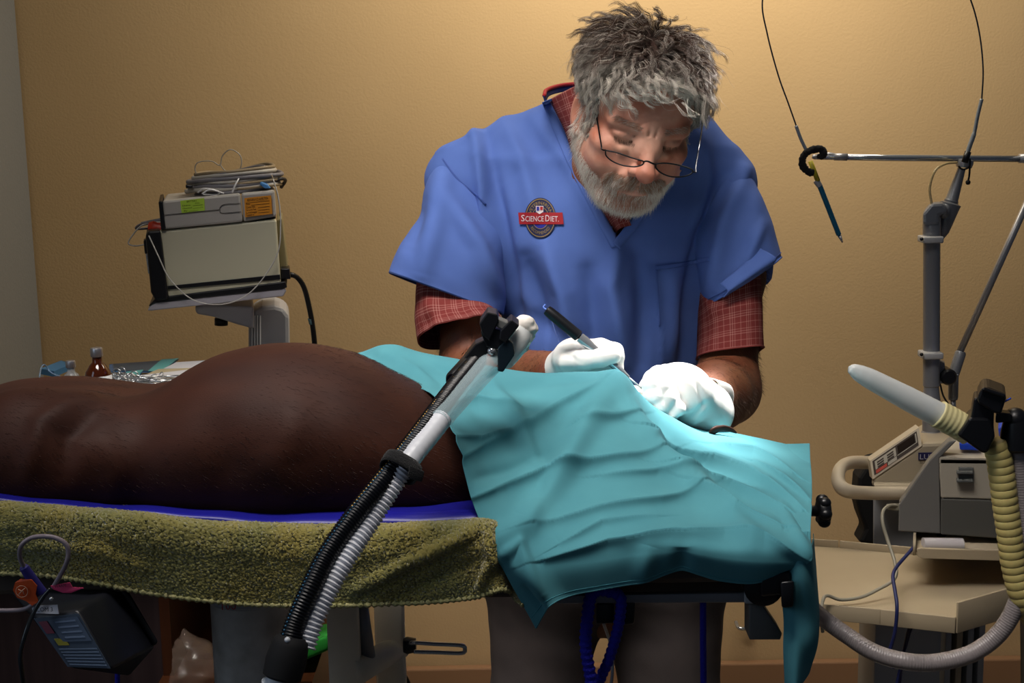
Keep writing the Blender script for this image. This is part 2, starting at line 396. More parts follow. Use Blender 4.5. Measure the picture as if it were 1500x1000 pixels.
MB().lathe((cc[0], cc[1], .03), (0, 0, 1), [(0, .12), (.02, .12), (.05, .05), (.05, .0455), (.868, .0455)], 48).done('column', mat('column_steel', 'c4c1ba', .45, .2, c2='9c978e', nscale=30, bump=.3, bscale=120), T, angle=40)
col = MB().lathe((cc[0], cc[1], .862), (0, 0, 1), [(0, .047), (.004, .051), (.04, .053), (.085, .053), (.085, .0)], 48).done('column_collar', M_lgrey, T, angle=40)
textmesh('collar_mark', '100', P(322, 893, 1.397), (1, 0, 0), (0, .0, 1), .012, mat('red_ink', 'a03038', .6), col)
MB().box((cc[0], cc[1], .015), (.5, .34, .03)).done('foot_plate', M_dsteel, T, bevel=.01)
# side rail beneath the drape
MB().hexa(PL([(815, 872, 1.262), (1112, 868, 1.262), (1112, 882, 1.262), (815, 884, 1.262)]), PL([(815, 868, 1.272), (1112, 864, 1.272), (1112, 880, 1.272), (815, 882, 1.272)])).done('side_rail', M_dsteel, T, bevel=.001)
MB().hexa(PL([(1090, 857, 1.25), (1118, 857, 1.25), (1118, 884, 1.25), (1090, 884, 1.25)]), PL([(1090, 857, 1.29), (1118, 857, 1.29), (1118, 884, 1.29), (1090, 884, 1.29)])).done('rail_end_block', M_lgrey, T, bevel=.002)
MB().prism(PL([(1098, 884, 1.262), (1116, 884, 1.262), (1146, 928, 1.262), (1143, 937, 1.262), (1098, 937, 1.262)]), (0, .03, 0)).done('bracket', M_grey, T, bevel=.001)
kn = MB().lathe(P(1120, 862, 1.24), (0, .035, 0), [(0, .012), (.1, .019), (.9, .019), (1, .015)], 24).done('clamp_body', M_black, T, angle=40)
MB().hexa(PL([(1112, 842, 1.235), (1158, 836, 1.235), (1160, 868, 1.235), (1114, 874, 1.235)]), PL([(1112, 842, 1.27), (1158, 836, 1.27), (1160, 868, 1.27), (1114, 874, 1.27)])).done('clamp_head', M_black, T, bevel=.003)
MB().hexa(PL([(1143, 852, 1.228), (1163, 850, 1.228), (1162, 889, 1.228), (1145, 890, 1.228)]), PL([(1143, 852, 1.25), (1163, 850, 1.25), (1162, 889, 1.25), (1145, 890, 1.25)])).done('clamp_lever', M_black, T, bevel=.002)
# tilt knob at the table end (right of the drape)
k = MB().cyl(P(1180, 748, 1.44), P(1200, 748, 1.44), .006); k.done('knob_shaft', M_black, T)
c = P(1206, 748, 1.44); ax = np.array([1.0, 0, 0])
b = MB()
for i in range(6):
    a = i * math.pi / 3; b.sphere(c + np.array([0, math.cos(a) * .0125, math.sin(a) * .0125]), (.0072, .0062, .0062), 12, 8)
b.lathe(c - ax * .0065, ax * .013, [(0, .012), (.1, .0145), (.9, .0145), (1, .012)], 24); b.done('tilt_knob', M_black, T)

# ---- blue vinyl pad
G = patch([[(-60, 700, 1.52), (200, 712, 1.52), (420, 716, 1.52), (700, 710, 1.52)],
           [(-60, 718, 1.30), (200, 742, 1.30), (420, 752, 1.30), (720, 742, 1.30)],
           [(-60, 726, 1.262), (200, 748, 1.262), (420, 760, 1.262), (720, 752, 1.262)],
           [(-60, 730, 1.252), (200, 753, 1.252), (420, 769, 1.250), (720, 765, 1.252)],
           [(-60, 738, 1.262), (200, 757, 1.262), (420, 773, 1.262), (720, 771, 1.262)]], 40, 160)
V = G.reshape(-1, 3).copy(); V[:, 2] += .0012 * np.sin(V[:, 0] * 60) * np.sin(V[:, 0] * 23 + 1)
o = mobj('surgery_pad', V, gridfaces(40, 160), M_blue, solid=.003); tag(o, 'deep blue vinyl pad lying between the brown dog and towel', 'pad')

# ---- olive towel
bot = [(-60, 836), (60, 840), (130, 850), (210, 866), (300, 878), (380, 884), (460, 885), (540, 884), (620, 881), (690, 874), (735, 862), (752, 868), (768, 884)]
top = [(-60, 735), (60, 745), (130, 752), (210, 758), (300, 768), (380, 772), (460, 774), (540, 774), (620, 772), (690, 770), (712, 768), (726, 770), (745, 776)]
yw = [0, .002, 0, .003, 0, .002, 0, 0, .002, 0, -.008, .006, -.006]
rows = [[(x, y - 22, 1.34) for x, y in top], [(x, y - 6, 1.27) for x, y in top], [(x, y, 1.243) for x, y in top]]
for k in (.25, .5, .75, 1.0):
    rows.append([(a[0] + (b_[0] - a[0]) * k, a[1] + (b_[1] - a[1]) * k, 1.235 + w_ * k * 1.3) for a, b_, w_ in zip(top, bot, yw)])
G = patch(rows, 150, 640); N = gnormals(G).reshape(-1, 3); V = G.reshape(-1, 3); Q = proj(V)
if N[:, 1].mean() > 0: N = -N
V = V + N * fold_amount(Q, [([(520, 862), (600, 820), (680, 785), (705, 772)], .006, 9, 'r'), ([(560, 884), (640, 845), (700, 820)], -.003, 12, 'r'),
    ([(715, 775), (722, 820), (700, 868)], .006, 6, 'r'), ([(735, 800), (728, 840), (735, 862)], -.005, 5, 'r'), ([(745, 800), (748, 850), (765, 880)], .004, 6, 'r'),
    ([(0, 800), (60, 797), (150, 805), (210, 830)], .003, 10, 'r'), ([(130, 770), (200, 830)], -.002, 14, 'r')])[:, None]
V = V + N * (vnoise(V, 28, 3, 3) * .002 + RNG.normal(size=len(V)) * .00045)[:, None]
M_tow = mat('terry_cloth_olive', '94863f', .95, c2='7c7a42', nscale=22, bump=.6, bscale=1300, sheen=.6, spec=.1, bdist=.002)
o = mobj('bath_towel', V, gridfaces(150, 640), M_tow, solid=.003); tag(o, 'olive green terry towel hanging over the front edge of table', 'towel')
hem = V.reshape(150, 640, 3)[-1]; L = hem[::2] + np.array([0, -.002, 0]); b = MB()
r = .0026 + .0009 * np.sin(np.arange(len(L)) * 1.9); b.tube(L, r, 8)
b.done('stitched_hem', mat('hem_yarn', 'a8a070', .9, c2='8c8a58', nscale=90, bump=.8, bscale=400), o)

# ---- dog
M_fur = mat('brown_coat', '2e140b', .6, c2='3a1c10', nscale=9, bump=.15, bscale=420, stretch=(1, 3, 3), sheen=.03, spec=.2)
tab = []
for px, pt, pb, yc, yr in [(-110, 700, 742, 1.42, .04), (-60, 590, 728, 1.42, .12), (-20, 572, 726, 1.43, .145), (40, 566, 731, 1.43, .15), (90, 566, 736, 1.43, .15), (140, 573, 744, 1.43, .145), (190, 578, 750, 1.43, .14), (240, 570, 756, 1.43, .14),
      (280, 558, 760, 1.43, .145), (330, 536, 764, 1.43, .15), (400, 524, 768, 1.43, .155), (470, 523, 770, 1.43, .155), (530, 534, 770, 1.43, .148), (570, 553, 769, 1.43, .14), (610, 573, 768, 1.435, .138), (660, 602, 766, 1.44, .118), (720, 640, 764, 1.45, .10), (770, 660, 764, 1.46, .07)]:
    t = P(px, pt, yc); bt = P(px, pb, yc - yr * .55); zt, zb = t[2], bt[2] - .004; tab.append((t[0], yc, yr, (zt + zb) / 2, (zt - zb) / 2))
D = Field((-.95, 1.15, .9), (.42, 1.70, 1.25), .0042)
D.slices(0, tab, 0, 2.5)
D.ell(P(70, 662, 1.34), (.085, .05, .055), .05)           # thigh
D.cone(P(30, 625, 1.33), P(70, 700, 1.32), .022, .022, .04)
D.ell(P(420, 640, 1.38), (.13, .07, .09), .06)
D.cone(P(600, 670, 1.42), P(740, 665, 1.46), .06, .035, .05)          # shoulder and neck
D.cone(P(740, 665, 1.46), P(880, 645, 1.49), .035, .03, .04)
D.ell(P(900, 635, 1.49), (.045, .035, .03), .03)         # skull under the drape
D.cone(P(920, 650, 1.49), P(980, 672, 1.50), .016, .009, .02)
V, F = D.mesh(); V = relax(V, F, 4); N = vnormals(V, F); Q = proj(V)
V = V + N * (fold_amount(Q, [([(40, 700), (60, 620), (110, 585), (190, 574)], .006, 16, 'r'), ([(95, 690), (100, 640), (140, 605)], -.006, 16, 'r'),
   ([(150, 640), (170, 690), (160, 740)], .004, 20, 'r'), ([(430, 600), (410, 680), (440, 740)], .006, 30, 'r'), ([(300, 600), (330, 680), (320, 750)], -.004, 30, 'r')]) + .0005 * vnoise(V, 70, 5, 2))[:, None]
dog = mobj('dog', V, F, M_fur); tag(dog, 'sleek chocolate brown dog lying on the blue pad', 'dog')
ear = MB().tube(crp([(1040, 632, 1.545), (1058, 627, 1.56), (1070, 629, 1.565), (1079, 634, 1.566)], 14), [.003, .005, .006, .006, .0056, .005, .0046, .0044, .004, .0038, .0034, .003, .002, .001], 12, flat=.5)
ear.done('ear', M_fur, dog)
# short hairs of the coat that catch the light along the back
fv = D.mesh(); sel = RNG.choice(len(V), 14000, p=None); sel = sel[(N[sel, 2] > -.2) & (N[sel, 1] < .75) & (Q[sel, 0] < 700)]
base = V[sel]; nn = N[sel]; dirn = np.array([.75, -.1, -.35]) + nn * .10 + RNG.normal(size=(len(sel), 3)) * .05; dirn /= np.linalg.norm(dirn, axis=1)[:, None]
t = np.linspace(0, 1, 4)[None, :, None]; S = base[:, None] + dirn[:, None] * t * .006 + nn[:, None] * (.0005 * np.sin(t * 3.0))
cc_ = np.array(lin('341a10')[:3]) * RNG.uniform(.6, 1.5, (len(sel), 1))
o = strands('coat_hair', S, .00013, cc_, mat('coat_hair_mat', '3e2014', .5, vcol='Col', spec=.25), dog); o['kind'] = 'stuff'

# ---- surgical drape
A = [(515, 520, 1.57), (600, 522, 1.60), (680, 545, 1.62), (760, 575, 1.63), (880, 612, 1.64), (960, 628, 1.63), (1040, 630, 1.61), (1110, 643, 1.60), (1186, 658, 1.60)]
B = [(527, 519, 1.54), (575, 506, 1.52), (662, 527, 1.50), (765, 545, 1.50), (893, 551, 1.50), (965, 605, 1.49), (1040, 650, 1.51), (1112, 668, 1.52), (1187, 678, 1.52)]
C = [(560, 547, 1.425), (625, 560, 1.45), (690, 575, 1.43), (800, 598, 1.42), (900, 606, 1.42), (975, 655, 1.42), (1050, 694, 1.42), (1120, 706, 1.43), (1189, 704, 1.43)]
D_ = [(634, 582, 1.39), (685, 612, 1.37), (748, 642, 1.36), (830, 660, 1.35), (915, 676, 1.35), (992, 712, 1.35), (1062, 742, 1.35), (1130, 746, 1.35), (1189, 738, 1.36)]
E_ = [(668, 650, 1.285), (715, 690, 1.30), (775, 722, 1.295), (845, 730, 1.29), (920, 740, 1.29), (995, 758, 1.29), (1068, 774, 1.29), (1135, 772, 1.29), (1188, 768, 1.30)]
F_ = [(692, 735, 1.255), (735, 765, 1.245), (795, 790, 1.24), (860, 788, 1.24), (925, 786, 1.24), (995, 788, 1.24), (1068, 796, 1.24), (1135, 796, 1.24), (1186, 800, 1.25)]
G_ = [(727, 812, 1.228), (765, 832, 1.215), (812, 828, 1.222), (870, 822, 1.226), (935, 812, 1.228), (1000, 808, 1.228), (1065, 818, 1.228), (1125, 822, 1.228), (1182, 822, 1.238)]
H_ = [(785, 919, 1.225), (804, 888, 1.212), (836, 872, 1.224), (880, 863, 1.228), (945, 851, 1.232), (998, 836, 1.236), (1055, 850, 1.236), (1107, 853, 1.236), (1148, 836, 1.238)]
nr, nc = 330, 460
G = patch([A, B, C, D_, E_, F_, G_, H_], nr, nc); N = gnormals(G).reshape(-1, 3)
if N[:, 2].mean() < 0: N = -N
V = G.reshape(-1, 3); Q = proj(V)
DF = [([(674, 671), (766, 632), (820, 600), (881, 563)], .0032, 13, 's'), ([(690, 731), (798, 694), (870, 682), (954, 666)], .0034, 13, 's'), ([(853, 625), (922, 611)], .0028, 9, 's'),
      ([(784, 772), (880, 752), (964, 738), (1010, 726)], .003, 12, 's'), ([(729, 791), (770, 770), (825, 690), (858, 627), (899, 561)], .007, 18, 'r'), ([(640, 600), (700, 590), (760, 605)], .003, 10, 's'),
      ([(904, 560), (945, 637), (982, 687), (1040, 740), (1102, 788)], .008, 15, 'r'), ([(925, 585), (975, 650), (1030, 700)], -.005, 12, 'r'), ([(954, 641), (1019, 673), (1097, 701), (1175, 752)], .0045, 13, 's'), ([(960, 650), (1030, 688), (1110, 716)], -.005, 9, 'r'),
      ([(987, 694), (1065, 719), (1148, 752)], .0038, 11, 's'), ([(1005, 719), (1074, 761), (1143, 777)], .0038, 11, 's'), ([(798, 820), (890, 796), (982, 788), (1060, 788), (1120, 793), (1184, 822)], .0035, 10, 's'),
      ([(720, 568), (761, 623), (798, 700)], .0035, 10, 'r'), ([(1148, 752), (1184, 816)], .004, 9, 'r'), ([(780, 640), (800, 690), (790, 740)], -.003, 14, 'r'), ([(745, 575), (800, 560), (870, 556)], -.003, 12, 'r'),
      ([(735, 815), (760, 800), (790, 870)], .004, 9, 'r'), ([(770, 860), (800, 900)], -.003, 6, 'r'), ([(560, 520), (610, 545), (640, 575)], .0035, 10, 'r'), ([(600, 512), (660, 548), (700, 560)], -.0035, 12, 'r'), ([(540, 530), (580, 530)], -.003, 8, 'r'),
      ([(1100, 690), (1150, 715), (1185, 740)], .003, 7, 's'), ([(950, 800), (940, 850)], .003, 14, 'r'), ([(1000, 800), (1000, 835)], -.003, 14, 'r'), ([(700, 700), (745, 690), (800, 665)], -.003, 9, 'r'),
      ([(880, 700), (960, 694), (1000, 700)], .002, 9, 's'), ([(820, 800), (880, 770), (960, 762)], .002, 10, 's'), ([(1040, 660), (1100, 672), (1160, 700)], .003, 9, 's'), ([(660, 640), (700, 650), (740, 640)], .002, 8, 's')]
DF = [(l_, a_ * (3.3 if k_ == 's' else 1.6), w_ * (1.15 if k_ == 's' else 1.0), k_) for l_, a_, w_, k_ in DF]
amt = fold_amount(Q, DF) + .0022 * vnoise(V, 24, 8, 3)
V = V + N * amt[:, None]
V[:, 2] = np.where(V[:, 1] > 1.262, np.maximum(V[:, 2], TZ + .001), V[:, 2])
def cloth_mat(name, c, c2, wv=2600):
    m = mat(name, c, .85, c2=c2, nscale=14, bump=.25, bscale=wv, sheen=.03, spec=.12, bdist=.0006); return m
M_dr = cloth_mat('drape_cloth_turquoise', '4f8d97', '47838e')
dr = mobj('surgical_drape', V, gridfaces(nr, nc), M_dr, solid=.0008); tag(dr, 'wrinkled turquoise surgical drape covering the dog head and table end', 'drape')
GV = V.reshape(nr, nc, 3)
st = MB().tube(GV[-7, 4:-4:2] + np.array([0, -.0006, 0]), .0006, 5); st.done('hem_stitching', mat('drape_thread', '37808c', .8), dr)
st = MB().tube(GV[-1, ::2], .0011, 6); st.done('hem_edge', M_dr, dr)
fx = patch([[(1142, 800, 1.245), (1168, 800, 1.238), (1187, 800, 1.245), (1191, 790, 1.30), (1190, 780, 1.36)], [(1144, 850, 1.25), (1168, 850, 1.235), (1192, 850, 1.245), (1196, 840, 1.29), (1192, 810, 1.32)], [(1148, 905, 1.25), (1170, 905, 1.24), (1196, 900, 1.25), (1198, 880, 1.285), (1193, 860, 1.30)],
            [(1147, 950, 1.25), (1172, 950, 1.235), (1194, 945, 1.25), (1195, 930, 1.28), (1190, 915, 1.29)], [(1150, 1010, 1.25), (1166, 1008, 1.24), (1184, 990, 1.25), (1187, 975, 1.27), (1184, 960, 1.28)]], 90, 50)
V2 = fx.reshape(-1, 3) + np.stack([0 * fx[..., 0], .003 * np.sin(fx[..., 2] * 45 + fx[..., 0] * 160), 0 * fx[..., 0]], -1).reshape(-1, 3)
mobj('corner_flap', V2, gridfaces(90, 50), M_dr, dr, solid=.0008)

# ---- blue tie straps hanging from the rail
def rope(name, pts, r, label):
    L = crp(pts, 90); b = MB().tube(L, r * (1 + .12 * np.sin(np.arange(90) * 1.7)) , 10)
    o = b.done(name, mat('blue_webbing', '1414a0', .75, bump=.8, bscale=500), None); tag(o, label, 'strap', 'blue tie straps under the table')
rope('tie_strap', [(905, 869, 1.25), (880, 864, 1.25), (866, 872, 1.248), (861, 900, 1.25), (858, 945, 1.25), (866, 1000, 1.25), (868, 1050, 1.25)], .0058, 'thick blue strap looped over the rail, hanging leftmost')
rope('tie_strap', [(890, 866, 1.262), (906, 870, 1.25), (910, 885, 1.25), (905, 920, 1.255), (892, 965, 1.26), (878, 1000, 1.265), (874, 1050, 1.27)], .0052, 'blue strap slanting down left from the rail clip')
L = crp([(1030, 875, 1.28), (1030, 930, 1.28), (1031, 1050, 1.28)], 60); b = MB().tube(L, .0032, 8)
tag(b.done('tie_strap', mat('blue_webbing', '', .7)), 'thin straight blue strap hanging in front of right trouser leg', 'strap', 'blue tie straps under the table')
cl = thing('rail_clamp', 'small black clip hanging on rail between the blue straps', 'clamp', P(890, 915, 1.27))
MB().hexa(PL([(873, 883, 1.262), (900, 883, 1.262), (900, 912, 1.262), (873, 914, 1.262)]), PL([(873, 883, 1.30), (900, 883, 1.30), (900, 912, 1.30), (873, 914, 1.30)])).done('clip_body', M_black, cl, bevel=.002)
MB().hexa(PL([(912, 880, 1.262), (931, 880, 1.262), (929, 914, 1.262), (914, 915, 1.262)]), PL([(912, 880, 1.285), (931, 880, 1.285), (929, 914, 1.285), (914, 915, 1.285)])).done('clip_jaw', M_black, cl, bevel=.002)
MB().tube(crp([(884, 912, 1.27), (896, 950, 1.3), (897, 985, 1.3), (893, 1020, 1.3)], 30), .0016, 6).done('wire', M_steel, cl)

# ---- frame with lever, beside column
S = thing('lever_stand', 'off-white stand with two uprights and a chrome lever below towel', 'stand', P(535, 1000, 1.62) * [1, 1, 0])
for x0, x1, yy in ((477, 524, 1.60), (547, 590, 1.66)):
    a = P(x0, 880, yy); c = P(x1, 880, yy); z1 = .92; MB().box(((a[0] + c[0]) / 2, yy + .012, (.02 + z1) / 2), (c[0] - a[0], .026, z1 - .02)).done('upright', M_offw, S, bevel=.003)
MB().cyl(P(520, 985, 1.60), P(586, 945, 1.68), .0165).done('cross_tube', M_offw, S)
MB().cyl(P(527, 870, 1.62), P(541, 968, 1.62), .0085).done('gas_spring', M_dsteel, S)
MB().box(P(535, 1000, 1.62) * [1, 1, 0] + [0, 0, .012], (.16, .3, .024)).done('foot', M_offw, S, bevel=.004)
lv = MB().lathe(P(591, 945, 1.64), (.016, 0, 0), [(0, .009), (.3, .011), (1, .009)], 20).done('lever_hub', M_black, S, angle=40)
MB().tube(crp([(600, 942, 1.63), (608, 941, 1.62), (640, 943, 1.62), (676, 945, 1.62), (681, 951, 1.62), (676, 956, 1.62), (640, 955, 1.62), (606, 954, 1.62)], 60), .0028, 10).done('lever', M_chrome, S)
MB().tube(crp([(588, 978, 1.70), (600, 1003, 1.72), (610, 1030, 1.74)], 12), .0025, 8).done('foot_lever', M_black, S)
# ================================================================== person
HM = np.array([[.96459394, .09706669, .24522762], [.19965017, -.87629535, -.43845897], [-.17233206, -.4718946, .86464857]])
HO = np.array([.16149421, 1.80, 1.36582681]); HS = .0093467
def H2W(L): return np.asarray(L, float) @ HM.T * HS + HO
def W2H(W): return (np.asarray(W) - HO) @ HM / HS
VET = thing('person', 'grey-haired bearded person in blue scrub top leaning over the drape, hands in white gloves', 'person', (.16, 2.03, 0))
M_skin = mat('skin', 'ffffff', .6, vcol='Col', c2='dcb0a0', nscale=22, bump=.4, bscale=260, sss=.05, bdist=.001)
# --- head sculpt (cm, head space: x right, y forward, z up)
h = Field((-10, -13, -13), (10, 14.5, 14.5), .16)
h.ell((0, -1.5, 4.6), (7.5, 9.5, 8.2)).ell((0, 3.2, 5.0), (6.5, 5.3, 5.6), 2).ell((0, 2.8, -2.2), (6.3, 6.1, 7.4), 2.5)
for sx in (-1, 1):
    h.cone((sx*5.6, .4, -3.6), (sx*2.6, 6.0, -7.6), 1.9, 1.8, 2.2)
    h.ell((sx*3.9, 4.9, -2.2), (2.7, 3.5, 3.2), 1.5).ell((sx*4.9, 5.4, .1), (1.9, 2.7, 1.5), 1.2)
h.ell((0, 6.8, -7.9), (2.7, 2.1, 2.0), 1.5).ell((0, 7.2, -3.6), (3.6, 2.5, 3.4), 1.5)
for sx in (-1, 1):
    h.ell((sx*3.2, 10.0, 2.3), (1.9, 2.0, 1.35), 1.0, sub=True)
    h.cone((sx*4.9, 6.7, 3.7), (sx*1.3, 8.6, 3.7), .85, .8, 1.1)
    h.ell((sx*3.15, 7.05, 2.35), (1.75, 1.45, 1.25), .35)
    h.cone((sx*2.0, 8.1, .9), (sx*3.2, 8.2, .45), .42, .5, .6).cone((sx*3.2, 8.2, .45), (sx*4.5, 7.3, .9), .5, .38, .6)
h.ell((0, 8.0, 4.0), (1.3, 1.1, 1.5), 1.0)
h.cone((0, 8.5, 3.2), (0, 11.6, -.7), .72, 1.0, .9).ell((0, 11.8, -1.0), (1.25, 1.2, 1.1), .7)
for sx in (-1, 1):
    h.ell((sx*1.0, 8.7, 1.2), (1.1, 1.5, 2.0), 1.0).ell((sx*1.45, 10.3, -1.25), (.85, 1.15, .8), .5)
    h.ell((sx*.7, 11.0, -2.15), (.38, .55, .4), .25, sub=True)
    # lids: one soft fold above, narrow slit between
    for a, b2 in (((1.75, 8.35, 1.95), (2.6, 8.65, 1.72)), ((2.6, 8.65, 1.72), (3.6, 8.6, 1.68)), ((3.6, 8.6, 1.68), (4.6, 7.85, 2.0))):
        h.cone((sx*a[0], a[1], a[2]), (sx*b2[0], b2[1], b2[2]), .13, .13, .12, sub=True)
    for a, b2 in (((1.7, 8.5, 2.75), (3.0, 8.75, 3.15)), ((3.0, 8.75, 3.15), (4.7, 7.7, 2.85))):
        h.cone((sx*a[0], a[1], a[2]), (sx*b2[0], b2[1], b2[2]), .12, .12, .25, sub=True)
    h.cone((sx*2.1, 9.75, -1.2), (sx*3.7, 8.6, -4.4), .22, .2, .9, sub=True)
    h.cone((sx*.45, 9.35, 3.6), (sx*.55, 9.2, 4.9), .13, .1, .3, sub=True)
for z in (6.0, 7.1): h.cone((-3.6, 8.2, z), (0, 9.0, z-.2), .1, .1, .4, sub=True); h.cone((0, 9.0, z-.2), (3.6, 8.2, z), .1, .1, .4, sub=True)
h.ell((0, 9.0, -2.9), (2.6, 1.3, 1.2), 1.0).ell((0, 9.35, -4.05), (2.4, .95, .55), .5).ell((0, 9.15, -5.1), (2.0, .95, .62), .5)
h.cone((-2.3, 9.6, -4.6), (0, 10.3, -4.5), .12, .12, .2, sub=True); h.cone((0, 10.3, -4.5), (2.3, 9.6, -4.6), .12, .12, .2, sub=True)
ca, sa = math.cos(.3), math.sin(.3)
for sx in (-1, 1):
    Me = [[ca, -sa*sx, 0], [sa*sx, ca, 0], [0, 0, 1]]
    h.ell((sx*7.7, -.8, .6), (.75, 1.9, 3.3), .4, M=Me).ell((sx*8.25, -.4, .9), (.5, 1.15, 2.2), .35, sub=True, M=Me).ell((sx*7.6, .2, -2.0), (.6, .9, .9), .4)
h.cone((0, -3.0, -3.0), (0, -6.5, -11.0), 4.6, 4.4, 2.0)
V, F = h.mesh(); V = relax(V, F, 1, .4)
HV, HF = V, F
def skin_cols(L):
    x, y, z = np.abs(L[:, 0]), L[:, 1], L[:, 2]
    c = np.tile(np.array(lin('c99a84')[:3]), (len(L), 1))
    def mixc(c, hx, a): a = np.clip(a, 0, 1)[:, None]; return c * (1 - a) + np.array(lin(hx)[:3]) * a
    g = lambda cx, cy, cz, r: np.exp(-(((x - cx)**2 + (y - cy)**2 + (z - cz)**2) / r**2))
    c = mixc(c, 'b0604e', .5 * g(0, 11.8, -1.2, 1.9)); c = mixc(c, 'b8705a', .3 * g(4.2, 7.5, -1.0, 2.4)); c = mixc(c, 'ab6a58', .35 * g(1, 8.5, 6.8, 3))
    c = mixc(c, 'd0a488', .5 * g(3.2, 8.3, .8, 1.2)); c = mixc(c, '9a5a50', .6 * g(3.2, 9, 1.7, .45))
    c = mixc(c, 'a8584c', .5 * np.exp(-((z + 4.7)**2 / .6)) * (x < 2.5) * (y > 8))
    return c
def hairline(L):
    """>0 inside the haired scalp"""
    x, y, z = np.abs(L[:, 0]), L[:, 1], L[:, 2]
    front = z - (9.5 - .07 * (x + .8)**2); side = np.where(x > 5.2, np.where(y > 1.2, z - (9.0 - 1.35 * (3.6 - np.clip(y, -2, 5.5))), z + 1.5), -9)
    side = np.where(x > 5.0, (4.1 - y) + .1 * z, -9); low = z - np.where(y > -1.2, -1.0, -3.5)
    r_ = np.where(y > 4.1, front, np.minimum(np.maximum(side, front), low)); return np.where((x > 6.2) & (y > -3) & (y < 2.6) & (z < 3.0), -1, r_)
cols = skin_cols(HV); a = np.clip(hairline(HV) * 1.0, 0, 1)[:, None] * .97; a *= (np.abs(HV[:, 0:1]) < 7.6); cols = cols * (1 - a) + np.array(lin('3c2f28')[:3]) * a
HW = H2W(HV); HFr = np.asarray(HF)[:, ::-1]
# --- rest of the body (world space), joined with the head into one mesh
bd = Field((-.22, 1.50, .02), (.42, 2.25, 1.45), .006)
nk = H2W([[0, -2.6, -3.0], [0, -6.5, -12.5]])
bd.cone(nk[1], P(875, 260, 2.0), .040, .06, .03)
bd.cone(P(865, 260, 1.97), P(880, 600, 2.02), .085, .10, .05).cone(P(760, 250, 1.97), P(990, 250, 1.97), .045, .045, .06)
bd.cone(P(880, 600, 2.03), P(885, 830, 2.06), .10, .105, .04)
el, er = P(684, 560, 1.87), P(1064, 572, 1.85); wl, wr = P(812, 546, 1.63), P(1022, 592, 1.625)
bd.chain([P(700, 280, 1.96), P(688, 400, 1.93), el], [.040, .040, .040], .03).chain([el, el*.6 + wl*.4, wl], [.041, .041, .027], .02)
bd.chain([P(1045, 285, 1.95), P(1078, 400, 1.945), er], [.038, .037, .042], .03).chain([er, er*.6 + wr*.4, wr], [.046, .043, .030], .02)
for hx, kx in ((805, 775), (965, 985)):
    hp = P(hx, 860, 2.05); kp = P(kx, 1030, 2.03); bd.cone(hp, kp, .082, .058, .04).cone(kp, (kp[0], 2.07, .09), .056, .04, .02).cone((kp[0], 2.07, .06), (kp[0], 1.93, .05), .04, .03, .02)
BV, BF = bd.mesh(); BV = relax(BV, BF, 2)
bc = np.tile(np.array(lin('75492f')[:3]), (len(BV), 1))
V = np.vstack([HW, BV]); F = np.vstack([HFr, BF + len(HW)])
body = mobj('body', V, F, M_skin, VET, attr=np.vstack([cols, bc]))

# --- hair
def away(L): return None
HN = -vnormals(HV, HFr) if False else vnormals(HV, np.asarray(HF))
if ((HV - [0, 0, 2]) * HN).sum() < 0: HN = -HN
rg = np.random.default_rng(5)
hl = hairline(HV); scalp = np.where((hl > 0.0) & (np.abs(HV[:, 0]) < 7.7) & (HV[:, 2] > -4))[0]
nl = 680; pick = scalp[rg.choice(len(scalp), nl * 3)]
pk = []; 
for i in pick:
    if all(np.sum((HV[i] - HV[j])**2) > .34 for j in pk): pk.append(i)
    if len(pk) >= nl: break
pk = np.array(pk); root = HV[pk]; nrm = HN[pk]; n = len(pk); K = 16
hedge = np.clip(hl[pk] / 3.0, 0, 1)
crown = np.array([1.0, -5.0, 12.5])
flow = root - crown; flow -= (flow * nrm).sum(1)[:, None] * nrm; flow /= np.linalg.norm(flow, axis=1)[:, None] + 1e-6
# front hair sweeps sideways along the forehead and upward; sides fall down and back
fr = np.clip((root[:, 1] - 2) / 5, 0, 1)[:, None]; side = np.clip((np.abs(root[:, 0]) - 4) / 3, 0, 1)[:, None]
sg = np.where(root[:, 0:1] < 1.8, 1.0, .9)
sweep = np.hstack([sg, 0 * sg + .1, -.12 + .55 * (1 - hedge[:, None])]); flow = flow * (1 - .62 * fr) + sweep * fr * .9
flow = flow * (1 - side * .65) + np.array([0, -.62, -.62]) * side * .75
flow += rg.normal(size=(n, 3)) * .14 + .38 * np.stack([vnoise(root, .55, 61, 1), vnoise(root, .55, 62, 1), vnoise(root, .55, 63, 1)], 1)
flow -= (flow * nrm).sum(1)[:, None] * nrm * .9; flow /= np.linalg.norm(flow, axis=1)[:, None]
length = np.where(root[:, 2] > 6, 7.6, 4.6) * rg.uniform(.75, 1.15, n) * (1 - .35 * side[:, 0]) * (.75 + .25 * hedge)
thick = (3.3 * np.clip(.3 + hedge, 0, 1) * (1 - .40 * side[:, 0])) * rg.uniform(.5, 1.3, n) * (1 + .6 * np.clip((root[:, 2] - 7) / 4, 0, 1))
ctr = np.array([0, -1.5, 4.6]); rad = np.array([7.5, 9.5, 8.2]) + .3
p = root.copy(); dirv = nrm * (.95 * np.clip(.3 + hedge, 0, 1))[:, None] + flow * .6; dirv /= np.linalg.norm(dirv, axis=1)[:, None]
wa = np.cross(flow, nrm); ph = 3.1 * vnoise(root, .5, 64, 1) + rg.normal(size=n) * .7; fq = rg.uniform(.9, 1.5, n); amp = rg.uniform(.3, .6, n); G = [p.copy()]; C0 = p.copy()
